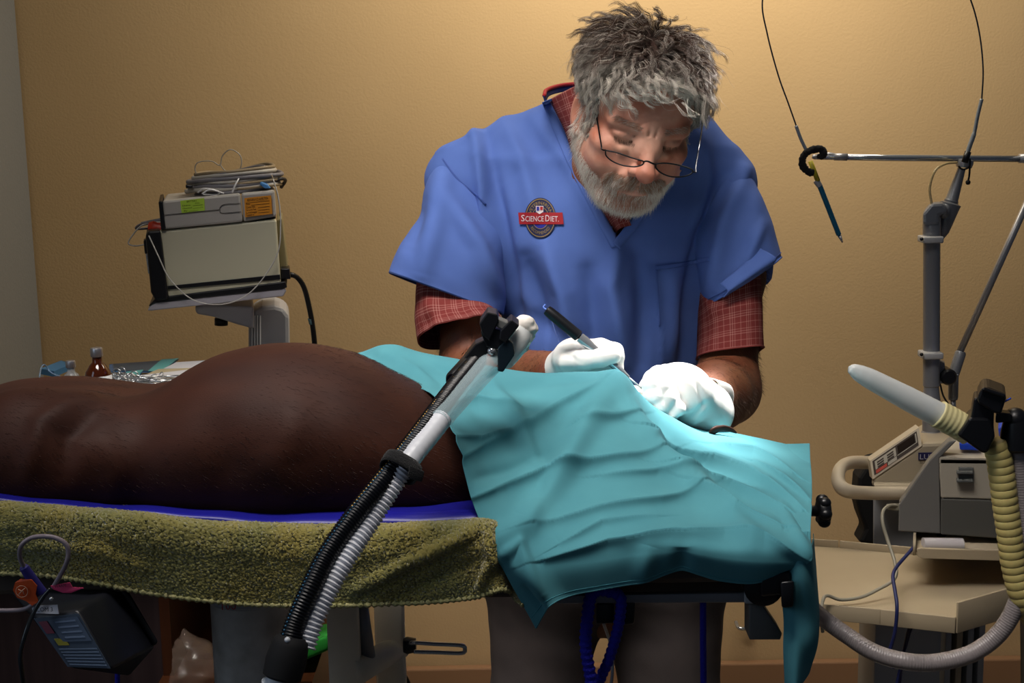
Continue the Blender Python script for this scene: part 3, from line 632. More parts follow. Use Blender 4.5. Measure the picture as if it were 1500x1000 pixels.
for k in range(1, K):
    ds = (length / K)[:, None]; u = k / K
    tgt = flow + np.array([0, 0, -.25]) * u * 1.2; q = (C0 - ctr) / rad; lev = np.linalg.norm(q, axis=1); out = q / rad; out /= np.linalg.norm(out, axis=1)[:, None]
    hgt = (lev - 1) * 8.0 + u * u * 2.6; tgt = tgt - (tgt * out).sum(1)[:, None] * out * .9 + out * np.clip((thick - hgt), -1.2, 1.2)[:, None] * .55
    dirv = dirv * .72 + tgt / (np.linalg.norm(tgt, axis=1)[:, None]) * .28; dirv /= np.linalg.norm(dirv, axis=1)[:, None]; C0 = C0 + dirv * ds
    w_ = np.sin(ph + fq * k * length / K * 1.35) * amp * min(1, u * 2.2); w2 = np.cos(ph + fq * k * length / K * 1.35) * amp * .6 * min(1, u * 2.2)
    G.append(C0 + wa * w_[:, None] + out * w2[:, None])
G = np.stack(G, 1); per = 20
tt = np.linspace(0, 1, K)
spread = (.30 * (1 - .55 * tt) * (0.6 + .4 * np.sin(tt * 3.1)))[None, None, :, None]
offs = rg.normal(size=(n, per, 1, 3)) * .75; fz = rg.normal(size=(n, per, 1, 3)) * .13 * (tt ** 2)[None, None, :, None]
fly = (rg.uniform(size=(n, per, 1, 1)) > .965) * rg.normal(size=(n, per, 1, 3)) * .8 * (tt ** 1.5)[None, None, :, None]
lenj = 1 - rg.uniform(0, .3, (n, per, 1, 1)) * tt[None, None, :, None] * .0
S = (G[:, None] + offs * spread + fz + fly).reshape(-1, K, 3)
gr = 1 - np.clip((hedge) * 1.0, 0, 1); gr = np.clip(np.maximum(gr * 1.0, side[:, 0] * .75) + rg.normal(size=n) * .16, 0, 1)
gr = np.clip(gr * .8 + .4 * (root[:, 0] < 1) * (root[:, 1] > 2) * (root[:, 2] < 11), 0, 1)
cdk = np.array(lin('422c20')[:3]); clt = np.array(lin('d8cfc2')[:3]); lc = cdk + (clt - cdk) * (gr ** 1.2)[:, None]
lc = np.repeat(lc, per, axis=0) * rg.uniform(.65, 1.35, (n * per, 1)); wh = rg.uniform(size=n * per) > .86; lc[wh] = clt * .8
M_hair = mat('hair_strands', 'ffffff', .5, vcol='Col', spec=.35)
strands('hair', H2W(S), .00024, lc, M_hair, VET)
# --- beard, moustache, eyebrows
x, y, z = HV[:, 0], HV[:, 1], HV[:, 2]; ax_ = np.abs(x)
front = HN[:, 1] > -.3
lip = ((x / 2.3)**2 + ((z + 4.75) / .62)**2 < 1)
jawline = np.where(ax_ > 3.0, -5.5 + (ax_ - 3.0) * .45, -5.4); jawline = np.where((ax_ > 5.9) & (y < 2.6) & (y > -.3), 1.6, jawline)
beard = (z < jawline) & (z > -11.5) & (y > -1.2) & ~lip & (HN[:, 2] > -.97); chincorner = (ax_ > 2.2) & (ax_ < 3.6) & (z < -3.2) & (z > -6) & (y > 6)
must = (ax_ < 4.0) & (z < -2.35 - .28 * np.maximum(ax_ - 1.2, 0)) & (z > -4.2 - .2 * ax_) & (y > 6.5)
def grow(mask, cnt, ln, dirn, col, cj, r, k=6, nw=.55, lift=.0, label=None, name='beard', rj=.18):
    ids = np.where(mask)[0]; ids = ids[rg.integers(0, len(ids), cnt)]; b0 = HV[ids] + rg.normal(size=(cnt, 3)) * .06; nn = HN[ids]
    d = dirn(b0) if callable(dirn) else np.tile(dirn, (cnt, 1)); d = d - (d * nn).sum(1)[:, None] * nn; d /= np.linalg.norm(d, axis=1)[:, None] + 1e-6
    t = np.linspace(0, 1, k)[None, :, None]; L_ = (ln * rg.uniform(.6, 1.2, cnt))[:, None, None]; d = d + rg.normal(size=(cnt, 3)) * rj
    S = b0[:, None] + L_ * (t * (nn * nw)[:, None] + t ** 1.3 * d[:, None] + t * t * np.array([0, 0, -.15]) * lift)
    c = col(b0) * rg.uniform(.75, 1.2, (cnt, 1)); return strands(name, H2W(S), r, c, M_hair, VET, label=label)
wht = np.array(lin('ddd5ca')[:3]); brn = np.array(lin('94705a')[:3]); pnk = np.array(lin('b98f7a')[:3])
def bcol(b0):
    a = np.exp(-((b0[:, 0] / 2.6)**2 + ((b0[:, 2] + 6.3) / 1.5)**2))[:, None] * .75; r_ = (rg.uniform(size=(len(b0), 1)) < a)
    return np.where(r_, pnk * .85, wht)
grow(beard | chincorner, 10500, .85, np.array([0, .15, -1.0]), bcol, 0, .00017, lift=1, name='beard')
grow(must, 2600, .8, lambda b: np.stack([np.sign(b[:, 0]) * .45 + b[:, 0] * .12, 0 * b[:, 0] + .1, -1 + 0 * b[:, 0]], 1), lambda b: np.where(rg.uniform(size=(len(b), 1)) < .75, brn * 1.15, wht * .75), 0, .00018, name='moustache', nw=.45)
eb = (ax_ > 1.3) & (ax_ < 5.0) & (np.abs(z - (4.25 + .12 * (ax_ - 1.3) - .08 * np.maximum(ax_ - 3.4, 0)**2)) < .36) & (y > 5.5)
for es in (-1, 1): grow(eb & (x * es > 0), 310, .7, lambda b: np.stack([np.sign(b[:, 0]) * 1.0, 0 * b[:, 0], .35 - .2 * np.abs(b[:, 0])], 1), lambda b: np.where(rg.uniform(size=(len(b), 1)) < .6, brn * .9, wht * .6), 0, .00012, name='eyebrow', nw=.35)
la = (ax_ > 1.9) & (ax_ < 4.5) & (np.abs(z - 1.85) < .17) & (y > 7)
for es in (-1, 1): grow(la & (x * es > 0), 150, .45, np.array([0, .6, -1.0]), lambda b: np.tile(brn * .4, (len(b), 1)), 0, .00012, name='eyelashes', nw=.8)
# forehead wisps
ws = []
for (a, b_, c_) in (((990, 150, 1.675), (1003, 170, 1.665), (1026, 168, 1.665)), ((1000, 150, 1.68), (1012, 162, 1.67), (1027, 169, 1.66)), ((960, 140, 1.68), (975, 152, 1.67), (1000, 142, 1.67)), ((1005, 145, 1.68), (1008, 165, 1.668), (1020, 172, 1.665))):
    for _ in range(4): ws.append(crp([[q + rg.normal() * 1.6 for q in a[:2]] + [a[2]], [b_[0] + rg.normal() * 2, b_[1] + rg.normal() * 2, b_[2]], list(c_)], 10))
strands('hair_wisps', np.array(ws), .00014, np.tile(clt, (len(ws), 1)), M_hair, VET)
# --- arm hair
bn = vnormals(BV, BF); bq = proj(BV)
fa = np.where((BV[:, 1] < 1.93) & (BV[:, 2] < 1.20) & (BV[:, 2] > 1.0) & ((bq[:, 0] < 815) | (bq[:, 0] > 1000)))[0]; ids = fa[rg.integers(0, len(fa), 9500)]
nn = bn[ids]; d = np.array([0, -.4, -.6]) + nn * .5 + rg.normal(size=nn.shape) * .35; t = np.linspace(0, 1, 5)[None, :, None]
S = BV[ids][:, None] + d[:, None] * t * .008 + np.array([0, 0, -.002]) * t * t
strands('arm_hair', S, .00013, np.tile(np.array(lin('4a3426')[:3]), (len(ids), 1)) * rg.uniform(.6, 1.5, (len(ids), 1)), M_hair, VET)

# --- glasses
GL = MB(); M_wire = mat('black_wire', '101114', .3, .6)
def rim(pts, Y0, Y1): return [(x_, y_, Y0 + (Y1 - Y0) * i / (len(pts) - 1)) for i, (x_, y_) in enumerate(pts)]
l1 = [(887, 220), (905, 224), (925, 231), (942, 236), (941, 241), (930, 244), (912, 242), (897, 236), (888, 228), (887, 220)]
l2 = [(961, 240), (975, 239), (995, 242), (1013, 248), (1014, 253), (1003, 258), (985, 259), (970, 254), (961, 246), (961, 240)]
yl = lambda x_: 1.684 + .00009 * abs(x_ - 950) + (x_ < 950) * .00012 * (950 - x_)
GO = thing('eyeglasses', 'thin black wire half-moon reading glasses low on the nose', 'glasses', P(950, 240, 1.69))
fr = None
for nm, l in (('lens_rim', l1), ('lens_rim', l2)):
    L = crp([(a, b_, yl(a)) for a, b_ in l], 60); o = MB().tube(L, .00095, 8).done(nm, M_wire, GO)
    c = L.mean(0); Vv = np.vstack([c[None], L[:-1]]); MB().add(Vv, [[0, i, i % 59 + 1] for i in range(1, 60)]).done('lens', mat('lens_glass', 'f4f6f8', .02, trans=1.0, ior=1.05), o, solid=.0006)
MB().tube(crp([(942, 237, yl(942)), (948, 236, yl(950) - .004), (955, 239, yl(950) - .004), (961, 241, yl(961))], 14), .0011, 8).done('bridge', M_wire, GO)
MB().tube(crp([(887, 220, yl(887)), (881, 219, 1.697), (881, 214, 1.70), (877, 190, 1.725), (872, 160, 1.76), (869, 140, 1.79)], 40), .0010, 8).done('temple_arm', M_wire, GO)
MB().tube(crp([(1014, 251, yl(1014)), (1020, 252, 1.695), (1019, 246, 1.70), (1024, 215, 1.735), (1028, 190, 1.775), (1030, 175, 1.80)], 40), .0010, 8).done('temple_arm', M_wire, GO)

# --- scrub top
M_scr = cloth_mat('scrub_cloth_blue', '5770b2', '5069aa', 3000)
sf = Field((-.16, 1.78, .80), (.44, 2.22, 1.45), .0045)
tab = []
for row, pl, pr, yc, yh in [(236, 690, 1050, 1.98, .085), (262, 672, 1068, 1.98, .10), (300, 680, 1078, 1.975, .115), (350, 700, 1062, 1.975, .125), (400, 722, 1046, 1.98, .128), (460, 736, 1030, 1.985, .128), (540, 735, 1032, 2.0, .125), (640, 722, 1040, 2.02, .125), (760, 710, 1050, 2.035, .125), (880, 705, 1060, 2.05, .125)]:
    a = P(pl, row, yc); b_ = P(pr, row, yc); tab.append((a[2], (a[0] + b_[0]) / 2, (b_[0] - a[0]) / 2, yc, yh))
sf.slices(2, tab, 0, 2.3)
sf.cone(P(852, 190, 1.985), P(676, 264, 1.965), .058, .052, .035).cone(P(975, 195, 1.985), P(1052, 268, 1.965), .058, .052, .035)
sf.cone(P(850, 215, 1.95), P(985, 215, 1.95), .05, .05, .05)
V, F = sf.mesh(); V = relax(V, F, 4)
tf = sf.mesh(-.024); TV, TF = relax(tf[0], tf[1], 4), tf[1]
N = vnormals(V, F); Q = proj(V)
SF = [([(696, 195), (710, 296), (727, 384), (738, 454)], .007, 10, 'r'), ([(712, 200), (730, 300), (748, 400), (756, 520)], -.006, 11, 'r'), ([(740, 180), (770, 250), (790, 330)], .005, 14, 'r'), ([(780, 170), (830, 240), (880, 330), (900, 360)], .003, 10, 'r'),
      ([(800, 360), (825, 430), (840, 530)], .008, 14, 'r'), ([(770, 380), (790, 450), (800, 540)], -.006, 14, 'r'), ([(905, 355), (895, 420), (915, 530)], .007, 14, 'r'), ([(860, 400), (868, 470), (880, 540)], -.006, 14, 'r'), ([(960, 420), (965, 480), (968, 540)], .003, 8, 's'),
      ([(1090, 250), (1055, 330), (1035, 420), (1020, 530)], .007, 10, 'r'), ([(1060, 260), (1030, 340), (1010, 430), (998, 530)], -.006, 11, 'r'), ([(1030, 200), (1035, 260), (1020, 330)], .004, 10, 'r'), ([(935, 380), (940, 450), (940, 530)], -.006, 12, 'r'), ([(905, 355), (960, 385), (1010, 380)], -.003, 12, 'r'),
      ([(985, 400), (985, 520)], .005, 12, 'r'), ([(745, 450), (790, 480), (850, 500)], -.003, 16, 'r'), ([(640, 225), (700, 200), (760, 170)], .002, 8, 's')]
V = V + N * (fold_amount(Q, SF) * 2.3 + .0017 * vnoise(V, 22, 12, 3))[:, None]
VN = [(798, 140), (806, 150), (842, 228), (872, 288), (906, 354), (945, 300), (985, 240), (1010, 170), (1010, 100), (820, 100)]
fc = V[F].mean(1); fq = proj(fc); fn = N[F].mean(1); vd = fc - CAM; cut = inpoly(fq, VN) & ((fn * vd).sum(1) < .02) & (fc[:, 1] < 2.04)
top_open = (fc[:, 2] < V[:, 2].min() + .012)
FULLV, FULLF = V.copy(), F.copy()
V, F = prune(V, F, ~(cut | top_open))
# sleeves as ring lofts joined into the same mesh
def ringloft(spec, ns=48, m=72, seed=1, wr=.0025, px0=None):
    """spec rows: (cx, cy, Y, (ux,uy) half vector px, depth half vector (x,y,z) m)"""
    R_ = []
    for cx, cy, Y, u, dv in spec:
        c = P(cx, cy, Y); a = P(cx + u[0], cy + u[1], Y) - c; d = np.array(dv, float); th = np.arange(m) * 2 * math.pi / m
        q_ = lambda f: np.sign(f) * np.abs(f) ** .78
        R_.append(c + q_(np.cos(th))[:, None] * a - q_(np.sin(th))[:, None] * d)
    G_ = crom_rows(np.array(R_), ns); n_ = gnormals(np.concatenate([G_, G_[:, :1]], 1))[:, :-1]
    c = G_.mean(1, keepdims=True); s_ = np.sign((n_ * (G_ - c)).sum(-1).mean()); n_ *= s_; V_ = G_.reshape(-1, 3)
    V_ = V_ + n_.reshape(-1, 3) * (wr * vnoise(V_, 38, seed, 3))[:, None]; F_ = gridfaces(ns, m, True)
    per_ = np.cumsum(np.r_[0, np.linalg.norm(np.diff(G_[ns // 2], axis=0), axis=1)]); al = np.r_[0, np.cumsum(np.linalg.norm(np.diff(c[:, 0], axis=0), axis=1))]
    uv = np.stack(np.meshgrid(per_, al), -1).reshape(-1, 2); return V_, F_, n_.reshape(-1, 3), uv
LS = [(705, 272, 1.965, (-48, -44), (0, .060, .02)), (690, 305, 1.955, (-58, -44), (0, .078, .01)), (676, 350, 1.945, (-64, -40), (0, .085, 0)), (660, 400, 1.935, (-75, -35), (0, .085, -.010)), (654, 430, 1.93, (-82, -30), (0, .082, -.015))]
RS = [(1030, 275, 1.965, (42, -48), (0, .060, .02)), (1050, 305, 1.955, (52, -42), (0, .078, .01)), (1062, 345, 1.945, (56, -40), (0, .085, 0)), (1076, 392, 1.935, (58, -37), (0, .082, -.010)), (1082, 415, 1.93, (58, -37), (0, .080, -.015))]
parts = [(V, F)]
for spec, sd, fl in ((LS, 21, [([(650, 240), (640, 320), (620, 400)], .006, 14, 'r'), ([(660, 300), (700, 360), (730, 440)], .007, 12, 'r'), ([(620, 300), (600, 360)], -.004, 12, 'r')]),
                     (RS, 31, [([(1090, 260), (1060, 330), (1040, 430)], .006, 12, 'r'), ([(1070, 230), (1050, 290)], .004, 9, 'r'), ([(1115, 330), (1090, 390)], .004, 9, 'r')])):
    v_, f_, n_, _ = ringloft(spec, 60, 90, sd, .003); v_ = v_ + n_ * (fold_amount(proj(v_), fl) * 2.0)[:, None]; parts.append((v_, f_))
off = 0; VV = []; FF = []
for v_, f_ in parts: VV.append(v_); FF.append(f_ + off); off += len(v_)
scrub = mobj('scrub_top', np.vstack(VV), np.vstack(FF), M_scr, VET, solid=.0016)
# hems of the sleeves
M_scr2 = cloth_mat('scrub_hem_blue', '4f68aa', '4f68aa', 3000)
for v_, f_ in parts[1:]:
    g = v_.reshape(60, 90, 3); L = np.vstack([g[-1], g[-1][:1]]); MB().tube(L, .0014, 6, cap=False).done('sleeve_hem', M_scr2, VET)
    L = np.vstack([g[-6], g[-6][:1]]); c = g[-6].mean(0); L = L + (L - c) * .012; MB().tube(L, .0005, 5, cap=False).done('hem_stitch', mat('scrub_thread', '3a5296', .8), VET)
for nm, rows_ in (('rolled_hem', [[(1112, 362, 1.858), (1090, 385, 1.848), (1055, 415, 1.845)], [(1137, 378, 1.850), (1106, 398, 1.838), (1066, 426, 1.836)], [(1128, 392, 1.862), (1102, 410, 1.848), (1060, 436, 1.842)]]),
                  ('sleeve_flap', [[(1108, 396, 1.92), (1122, 388, 1.93), (1132, 380, 1.95)], [(1106, 412, 1.92), (1122, 404, 1.93), (1131, 396, 1.95)], [(1106, 424, 1.925), (1122, 416, 1.935), (1129, 408, 1.95)]])):
    mobj(nm, patch(rows_, 16, 30).reshape(-1, 3), gridfaces(16, 30), M_scr, VET, solid=.0015)
# helpers to lay flat pieces on the cloth of the chest
BT = BVHTree.FromPolygons(np.vstack([FULLV] + [p_[0] for p_ in parts[1:]]).tolist(), np.vstack([FULLF, parts[1][1] + len(FULLV), parts[2][1] + len(FULLV) + len(parts[1][0])]).tolist())
def onchest(px, py, lift=.0015):
    d = P(px, py, 1.9) - CAM; d /= np.linalg.norm(d); hit = BT.ray_cast(Vector(CAM), Vector(d), 5)
    return CAM + d * (hit[3] - lift) if hit[3] else P(px, py, 1.86)
def ribbon(name, line, wpx, m, lift=.002, n=60, label=None):
    q = crom(np.array([(a, b_, 0) for a, b_ in line], float), n)[:, :2]; T_ = np.gradient(q, axis=0); T_ /= np.linalg.norm(T_, axis=1)[:, None]; nn = np.stack([-T_[:, 1], T_[:, 0]], 1)
    V_ = []
    for k in range(n):
        for s_ in (-.5, -.25, 0, .25, .5): V_.append(onchest(*(q[k] + nn[k] * s_ * wpx), lift))
    return mobj(name, V_, gridfaces(n, 5), m, VET, solid=.001, label=label)
ribbon('neck_band', [(801, 148), (836, 230), (864, 288), (902, 360)], 15, M_scr, .0022)
ribbon('neck_band', [(903, 360), (935, 318), (968, 268)], 15, M_scr, .0034)
# back of the neck opening: navy inside, red edge
nb = patch([[(800, 150, 1.93), (806, 140, 1.97), (830, 134, 2.01), (870, 132, 2.02)], [(797, 140, 1.93), (802, 131, 1.97), (828, 124, 2.01), (870, 122, 2.02)]], 6, 30)
o = mobj('neck_yoke', nb.reshape(-1, 3), gridfaces(6, 30), mat('navy_lining', '1c2450', .9), VET, solid=.002, label='navy collar lining')
MB().tube(nb[-1], .0028, 8).done('red_piping', mat('red_piping', 'a01c20', .8), o)
# pocket
ribbon('pocket_edge', [(961, 392), (1000, 387), (1038, 379)], 6, M_scr2, .0025, 30); ribbon('pocket_side', [(962, 394), (964, 430), (966, 478)], 2.5, M_scr2, .002, 30)
ribbon('shoulder_seam', [(648, 232), (670, 262), (700, 288), (712, 300)], 2.5, mat('scrub_thread', '3a5296', .8), .0015, 30)
# embroidered badge: navy oval, gold rings, lettering, red banner, white words
def flat(name, polys, m, lift, parent):
    """polys: list of px polygons (already small pieces), laid on the cloth"""
    V_ = []; F_ = []
    for pl in polys: k = len(V_); V_ += [onchest(a, b_, lift) for a, b_ in pl]; F_.append(list(range(k, k + len(pl))))
    return mobj(name, V_, F_, m, parent, smooth=False)
def ann(cx, cy, r0, r1, ry0, ry1, n=48, a0=0, a1=2*math.pi):
    out = []
    for i in range(n):
        t0 = a0 + (a1 - a0) * i / n; t1 = a0 + (a1 - a0) * (i + 1) / n
        out.append([(cx + r0 * math.cos(t0), cy + ry0 * math.sin(t0)), (cx + r1 * math.cos(t0), cy + ry1 * math.sin(t0)), (cx + r1 * math.cos(t1), cy + ry1 * math.sin(t1)), (cx + r0 * math.cos(t1), cy + ry0 * math.sin(t1))])
    return out
bx, by = 791.5, 319
M_navy = mat('badge_navy', '1b2148', .8); M_gold = mat('badge_gold', '8a7440', .7)
bdg = flat('badge', ann(bx, by, .1, 12, .1, 15) + ann(bx, by, 12, 23, 15, 29.5), M_navy, .0022, VET); bdg['label'] = 'embroidered badge on the chest'
flat('badge_ring', ann(bx, by, 20.6, 21.7, 27, 28.1) + ann(bx, by, 11.8, 12.6, 15.5, 16.3), M_gold, .0027, bdg)
flat('badge_field', ann(bx, by + 3, .1, 10.5, .1, 13), mat('badge_blue', '20288c', .8), .0025, bdg)
ban = []
for i in range(16):
    x0 = 759 + 65 * i / 16; x1 = 759 + 65 * (i + 1) / 16; f0 = (x0 - 759) / 65; f1 = (x1 - 759) / 65
    for r_ in range(3): ban.append([(x0 + 1.6 * (r_) / 3, 311.2 + 5.7 * r_), (x1 + 1.6 * (r_) / 3, 311.2 + 5.7 * r_), (x1 + 1.6 * (r_ + 1) / 3, 311.2 + 5.7 * (r_ + 1)), (x0 + 1.6 * (r_ + 1) / 3, 311.2 + 5.7 * (r_ + 1))])
flat('badge_banner', ban, mat('badge_red', '96161f', .75), .0031, bdg)
def pxtext(name, body_, cx, cy, hpx, wpx, m, lift, arc=None):
    cu = bpy.data.curves.new('t', 'FONT'); cu.body = body_; cu.size = 1; cu.align_x = 'CENTER'; cu.resolution_u = 2; o = bpy.data.objects.new('t', cu); COL.objects.link(o)
    dg = bpy.context.evaluated_depsgraph_get(); me = o.evaluated_get(dg).to_mesh(); V_ = np.array([v.co[:2] for v in me.vertices]); F_ = [list(p_.vertices) for p_ in me.polygons]; o.evaluated_get(dg).to_mesh_clear(); bpy.data.objects.remove(o)
    V_[:, 0] = (V_[:, 0] - (V_[:, 0].min() + V_[:, 0].max()) / 2) / np.ptp(V_[:, 0]) * wpx; V_[:, 1] = V_[:, 1] / .73 * hpx
    if arc:   # arc: (rx, ry, sign) text along an ellipse about (cx, cy)
        rx, ry, sg_ = arc; A_ = V_[:, 0] / ((rx + ry) / 2); W_ = np.stack([cx + (rx + V_[:, 1] * sg_) * np.sin(A_), cy - sg_ * (ry + V_[:, 1] * sg_) * np.cos(A_)], 1)
    else: W_ = np.stack([cx + V_[:, 0], cy - V_[:, 1]], 1)
    return mobj(name, [onchest(a, b_, lift) for a, b_ in W_], F_, m, bdg, smooth=False)
M_wt = mat('badge_white', 'd8c8cc', .7)
pxtext('badge_word', 'S', 766, 324.0, 10, 5, M_wt, .0038); pxtext('badge_word', 'CIENCE', 783, 324.2, 8.2, 27, M_wt, .0038); pxtext('badge_word', 'D', 802, 324.2, 10, 6, M_wt, .0038); pxtext('badge_word', 'IET.', 812.5, 324.3, 8.2, 12, M_wt, .0038)
pxtext('badge_lettering', 'VETERINARIAN', bx, by, 5, 42, M_gold, .0029, (14, 19.5, 1)); pxtext('badge_lettering', 'RECOMMENDED', bx, by, 4.6, 38, M_gold, .0029, (18.5, 24, -1))
flat('badge_shield', [[(785, 301.5), (796, 301.5), (796, 310), (790.5, 313.5), (785, 310)]], M_wt, .0040, bdg); flat('badge_shield_blue', [[(786, 302.5), (789.8, 302.5), (789.8, 308.5), (786, 308.5)]], mat('badge_blue', '', .8), .0046, bdg)
flat('badge_shield_red', [[(791.2, 302.5), (795.2, 302.5), (794.8, 307.5), (791.2, 307.5)]], mat('badge_red', '', .8), .0046, bdg)

# --- plaid shirt under the scrub top
def plaid(name, usecoord):
    m = bpy.data.materials.new(name); m.use_nodes = True; nt = m.node_tree; N_ = nt.nodes; L_ = nt.links; b_ = N_['Principled BSDF']; b_.inputs['Roughness'].default_value = .85; b_.inputs['Specular IOR Level'].default_value = .15
    tc = N_.new('ShaderNodeTexCoord'); sp = N_.new('ShaderNodeSeparateXYZ'); L_.new(tc.outputs[usecoord], sp.inputs[0]); base = None
    def line(sock, freq, off_, wid):
        a = N_.new('ShaderNodeMath'); a.operation = 'MULTIPLY_ADD'; a.inputs[1].default_value = freq; a.inputs[2].default_value = off_; L_.new(sock, a.inputs[0])
        f_ = N_.new('ShaderNodeMath'); f_.operation = 'FRACT'; L_.new(a.outputs[0], f_.inputs[0]); c_ = N_.new('ShaderNodeMath'); c_.operation = 'LESS_THAN'; c_.inputs[1].default_value = wid; L_.new(f_.outputs[0], c_.inputs[0]); return c_.outputs[0]
    ax2 = ('X', 'Y') if usecoord == 'UV' else ('X', 'Z'); tot = None
    for a_ in ax2:
        for off_, wd in ((0, .055), (.13, .05), (.26, .04), (.62, .04)):
            l_ = line(sp.outputs[a_], 42, off_, wd); 
            if tot is None: tot = l_
            else: ad = N_.new('ShaderNodeMath'); ad.operation = 'ADD'; L_.new(tot, ad.inputs[0]); L_.new(l_, ad.inputs[1]); tot = ad.outputs[0]
    sc = N_.new('ShaderNodeMath'); sc.operation = 'MULTIPLY'; sc.inputs[1].default_value = .34; sc.use_clamp = True; L_.new(tot, sc.inputs[0])
    mx = N_.new('ShaderNodeMix'); mx.data_type = 'RGBA'; mx.inputs[6].default_value = lin('712f2c'); mx.inputs[7].default_value = lin('b07f77'); L_.new(sc.outputs[0], mx.inputs[0]); L_.new(mx.outputs[2], b_.inputs['Base Color']); return m
M_pl = plaid('plaid_cotton', 'UV'); M_plo = plaid('plaid_cotton_body', 'Object')
fc = TV[TF].mean(1); keep = (fc[:, 2] > .9)
u_, f_ = prune(TV, TF, keep); mobj('plaid_shirt', u_, f_, M_plo, VET, label='red plaid shirt under the scrub top')
SL = [(675, 370, 1.935, (-50, -20), (0, .048, -.02)), (668, 420, 1.93, (-55, -16), (0, .052, -.02)), (668, 460, 1.905, (-56, 6), (0, .060, -.02)), (676, 486, 1.89, (-60, 14), (0, .058, -.028))]
SR = [(1062, 380, 1.935, (48, -18), (0, .055, -.02)), (1066, 430, 1.925, (47, -16), (0, .058, -.02)), (1068, 480, 1.90, (47, -10), (0, .058, -.02)), (1069, 517, 1.88, (48, -6), (0, .056, -.018))]
for spec, sd, fl in ((SL, 41, [([(625, 430), (640, 470), (650, 505)], .005, 9, 'r'), ([(660, 440), (690, 470), (735, 470)], -.004, 9, 'r'), ([(650, 450), (620, 480)], -.004, 9, 'r')]), (SR, 51, [([(1030, 430), (1045, 455), (1100, 450)], .004, 8, 'r'), ([(1035, 470), (1030, 510)], -.003, 8, 'r')])):
    v_, f_, n_, uv = ringloft(spec, 46, 80, sd, .0028); v_ = v_ + n_ * fold_amount(proj(v_), fl)[:, None]; mobj('shirt_sleeve', v_, f_, M_pl, VET, uv=uv, solid=.0015)
    g = v_.reshape(46, 80, 3); L = np.vstack([g[-1], g[-1][:1]]); MB().tube(L, .0013, 6, cap=False).done('sleeve_cuff', mat('plaid_dark', '7c342f', .85), VET)
cp = patch([[(804, 146, 1.93), (826, 190, 1.885), (844, 240, 1.87), (873, 296, 1.86), (901, 345, 1.865)], [(826, 134, 1.88), (842, 185, 1.845), (858, 235, 1.83), (886, 290, 1.83), (908, 335, 1.85)], [(846, 124, 1.86), (864, 180, 1.84), (880, 230, 1.83), (905, 282, 1.83), (925, 330, 1.85)]], 16, 60)
uvc = np.stack(np.meshgrid(np.arange(60) * .0035, np.arange(16) * .003), -1).reshape(-1, 2)
mobj('shirt_collar', cp.reshape(-1, 3), gridfaces(16, 60), M_pl, VET, uv=uvc, solid=.002)
# --- trousers and shoes
tr = Field((-.16, 1.84, .03), (.46, 2.26, 1.0), .006)
for hx, kx, r1 in ((803, 782, .068), (968, 984, .074)):
    hp = P(hx, 862, 2.05); kp = P(kx, 1030, 2.03); tr.cone(hp, kp, .099, r1, .02).cone(kp, (kp[0], 2.08, .10), r1, .055, .02)
tr.ell(P(885, 800, 2.05), (.19, .13, .10), .06)
V, F = tr.mesh(); V = relax(V, F, 3); N = vnormals(V, F); V = V + N * (.004 * vnoise(V, 20, 77, 3))[:, None]; mobj('trousers', V, F, mat('charcoal_twill', '4e4644', .85, c2='463f3e', nscale=20, bump=.2, bscale=900), VET)
for kx in (782, 984):
    kp = P(kx, 1030, 2.03); f_ = Field((kp[0] - .07, 1.86, 0), (kp[0] + .07, 2.18, .13), .006); f_.ell((kp[0], 2.07, .05), (.045, .07, .05)).ell((kp[0], 1.97, .04), (.045, .09, .036), .03); V, F = f_.mesh(); mobj('shoe', relax(V, F, 2), F, M_blackm, VET)
# --- gloves
M_gl = mat('latex_white', 'e6e4e0', .42, bump=.12, bscale=80, sss=.05)
g = Field(P(790, 600, 1.50) - [.02, .03, .02], P(925, 470, 1.70) + [.02, .02, .02], .0013)
g.cone(P(822, 546, 1.63), P(842, 526, 1.585), .0265, .025, .01).ell(P(848, 524, 1.575), (.03, .022, .019), .012)
for ch, r in (([(846, 512, 1.57), (880, 509, 1.552), (901, 514, 1.548), (905, 523, 1.546)], (.0125, .0108, .0095, .0082)), ([(850, 524, 1.57), (882, 521, 1.552), (900, 533, 1.548), (903, 542, 1.548)], (.012, .0112, .010, .0088)),
              ([(846, 537, 1.565), (878, 539, 1.552), (897, 551, 1.55), (901, 558, 1.552)], (.012, .011, .0098, .0085)), ([(842, 546, 1.56), (868, 551, 1.55), (890, 561, 1.552), (898, 566, 1.556)], (.011, .0098, .0088, .0078)),
              ([(834, 530, 1.56), (858, 527, 1.540), (880, 524, 1.535), (897, 521, 1.536)], (.014, .0120, .0108, .0095))):
    g.chain([P(*q) for q in ch], r, .0032)
V, F = g.mesh(); V = relax(V, F, 2); N = vnormals(V, F); Q = proj(V); V = V + N * (fold_amount(Q, [([(815, 510), (850, 530)], -.0012, 4, 'r'), ([(820, 540), (850, 545)], -.0012, 4, 'r'), ([(842, 500), (846, 540)], .0008, 4, 'r')]))[:, None]
mobj('glove', V, F, M_gl, VET, label='white glove pinching the pen')
g = Field(P(940, 660, 1.50) - [.02, .02, .02], P(1062, 520, 1.68) + [.02, .02, .02], .0014)
g.cone(P(1002, 580, 1.575), P(1022, 594, 1.61), .036, .034, .01).ell(P(992, 570, 1.565), (.036, .024, .031), .012).cone(P(1020, 594, 1.605), P(1030, 602, 1.625), .033, .0375, .006)
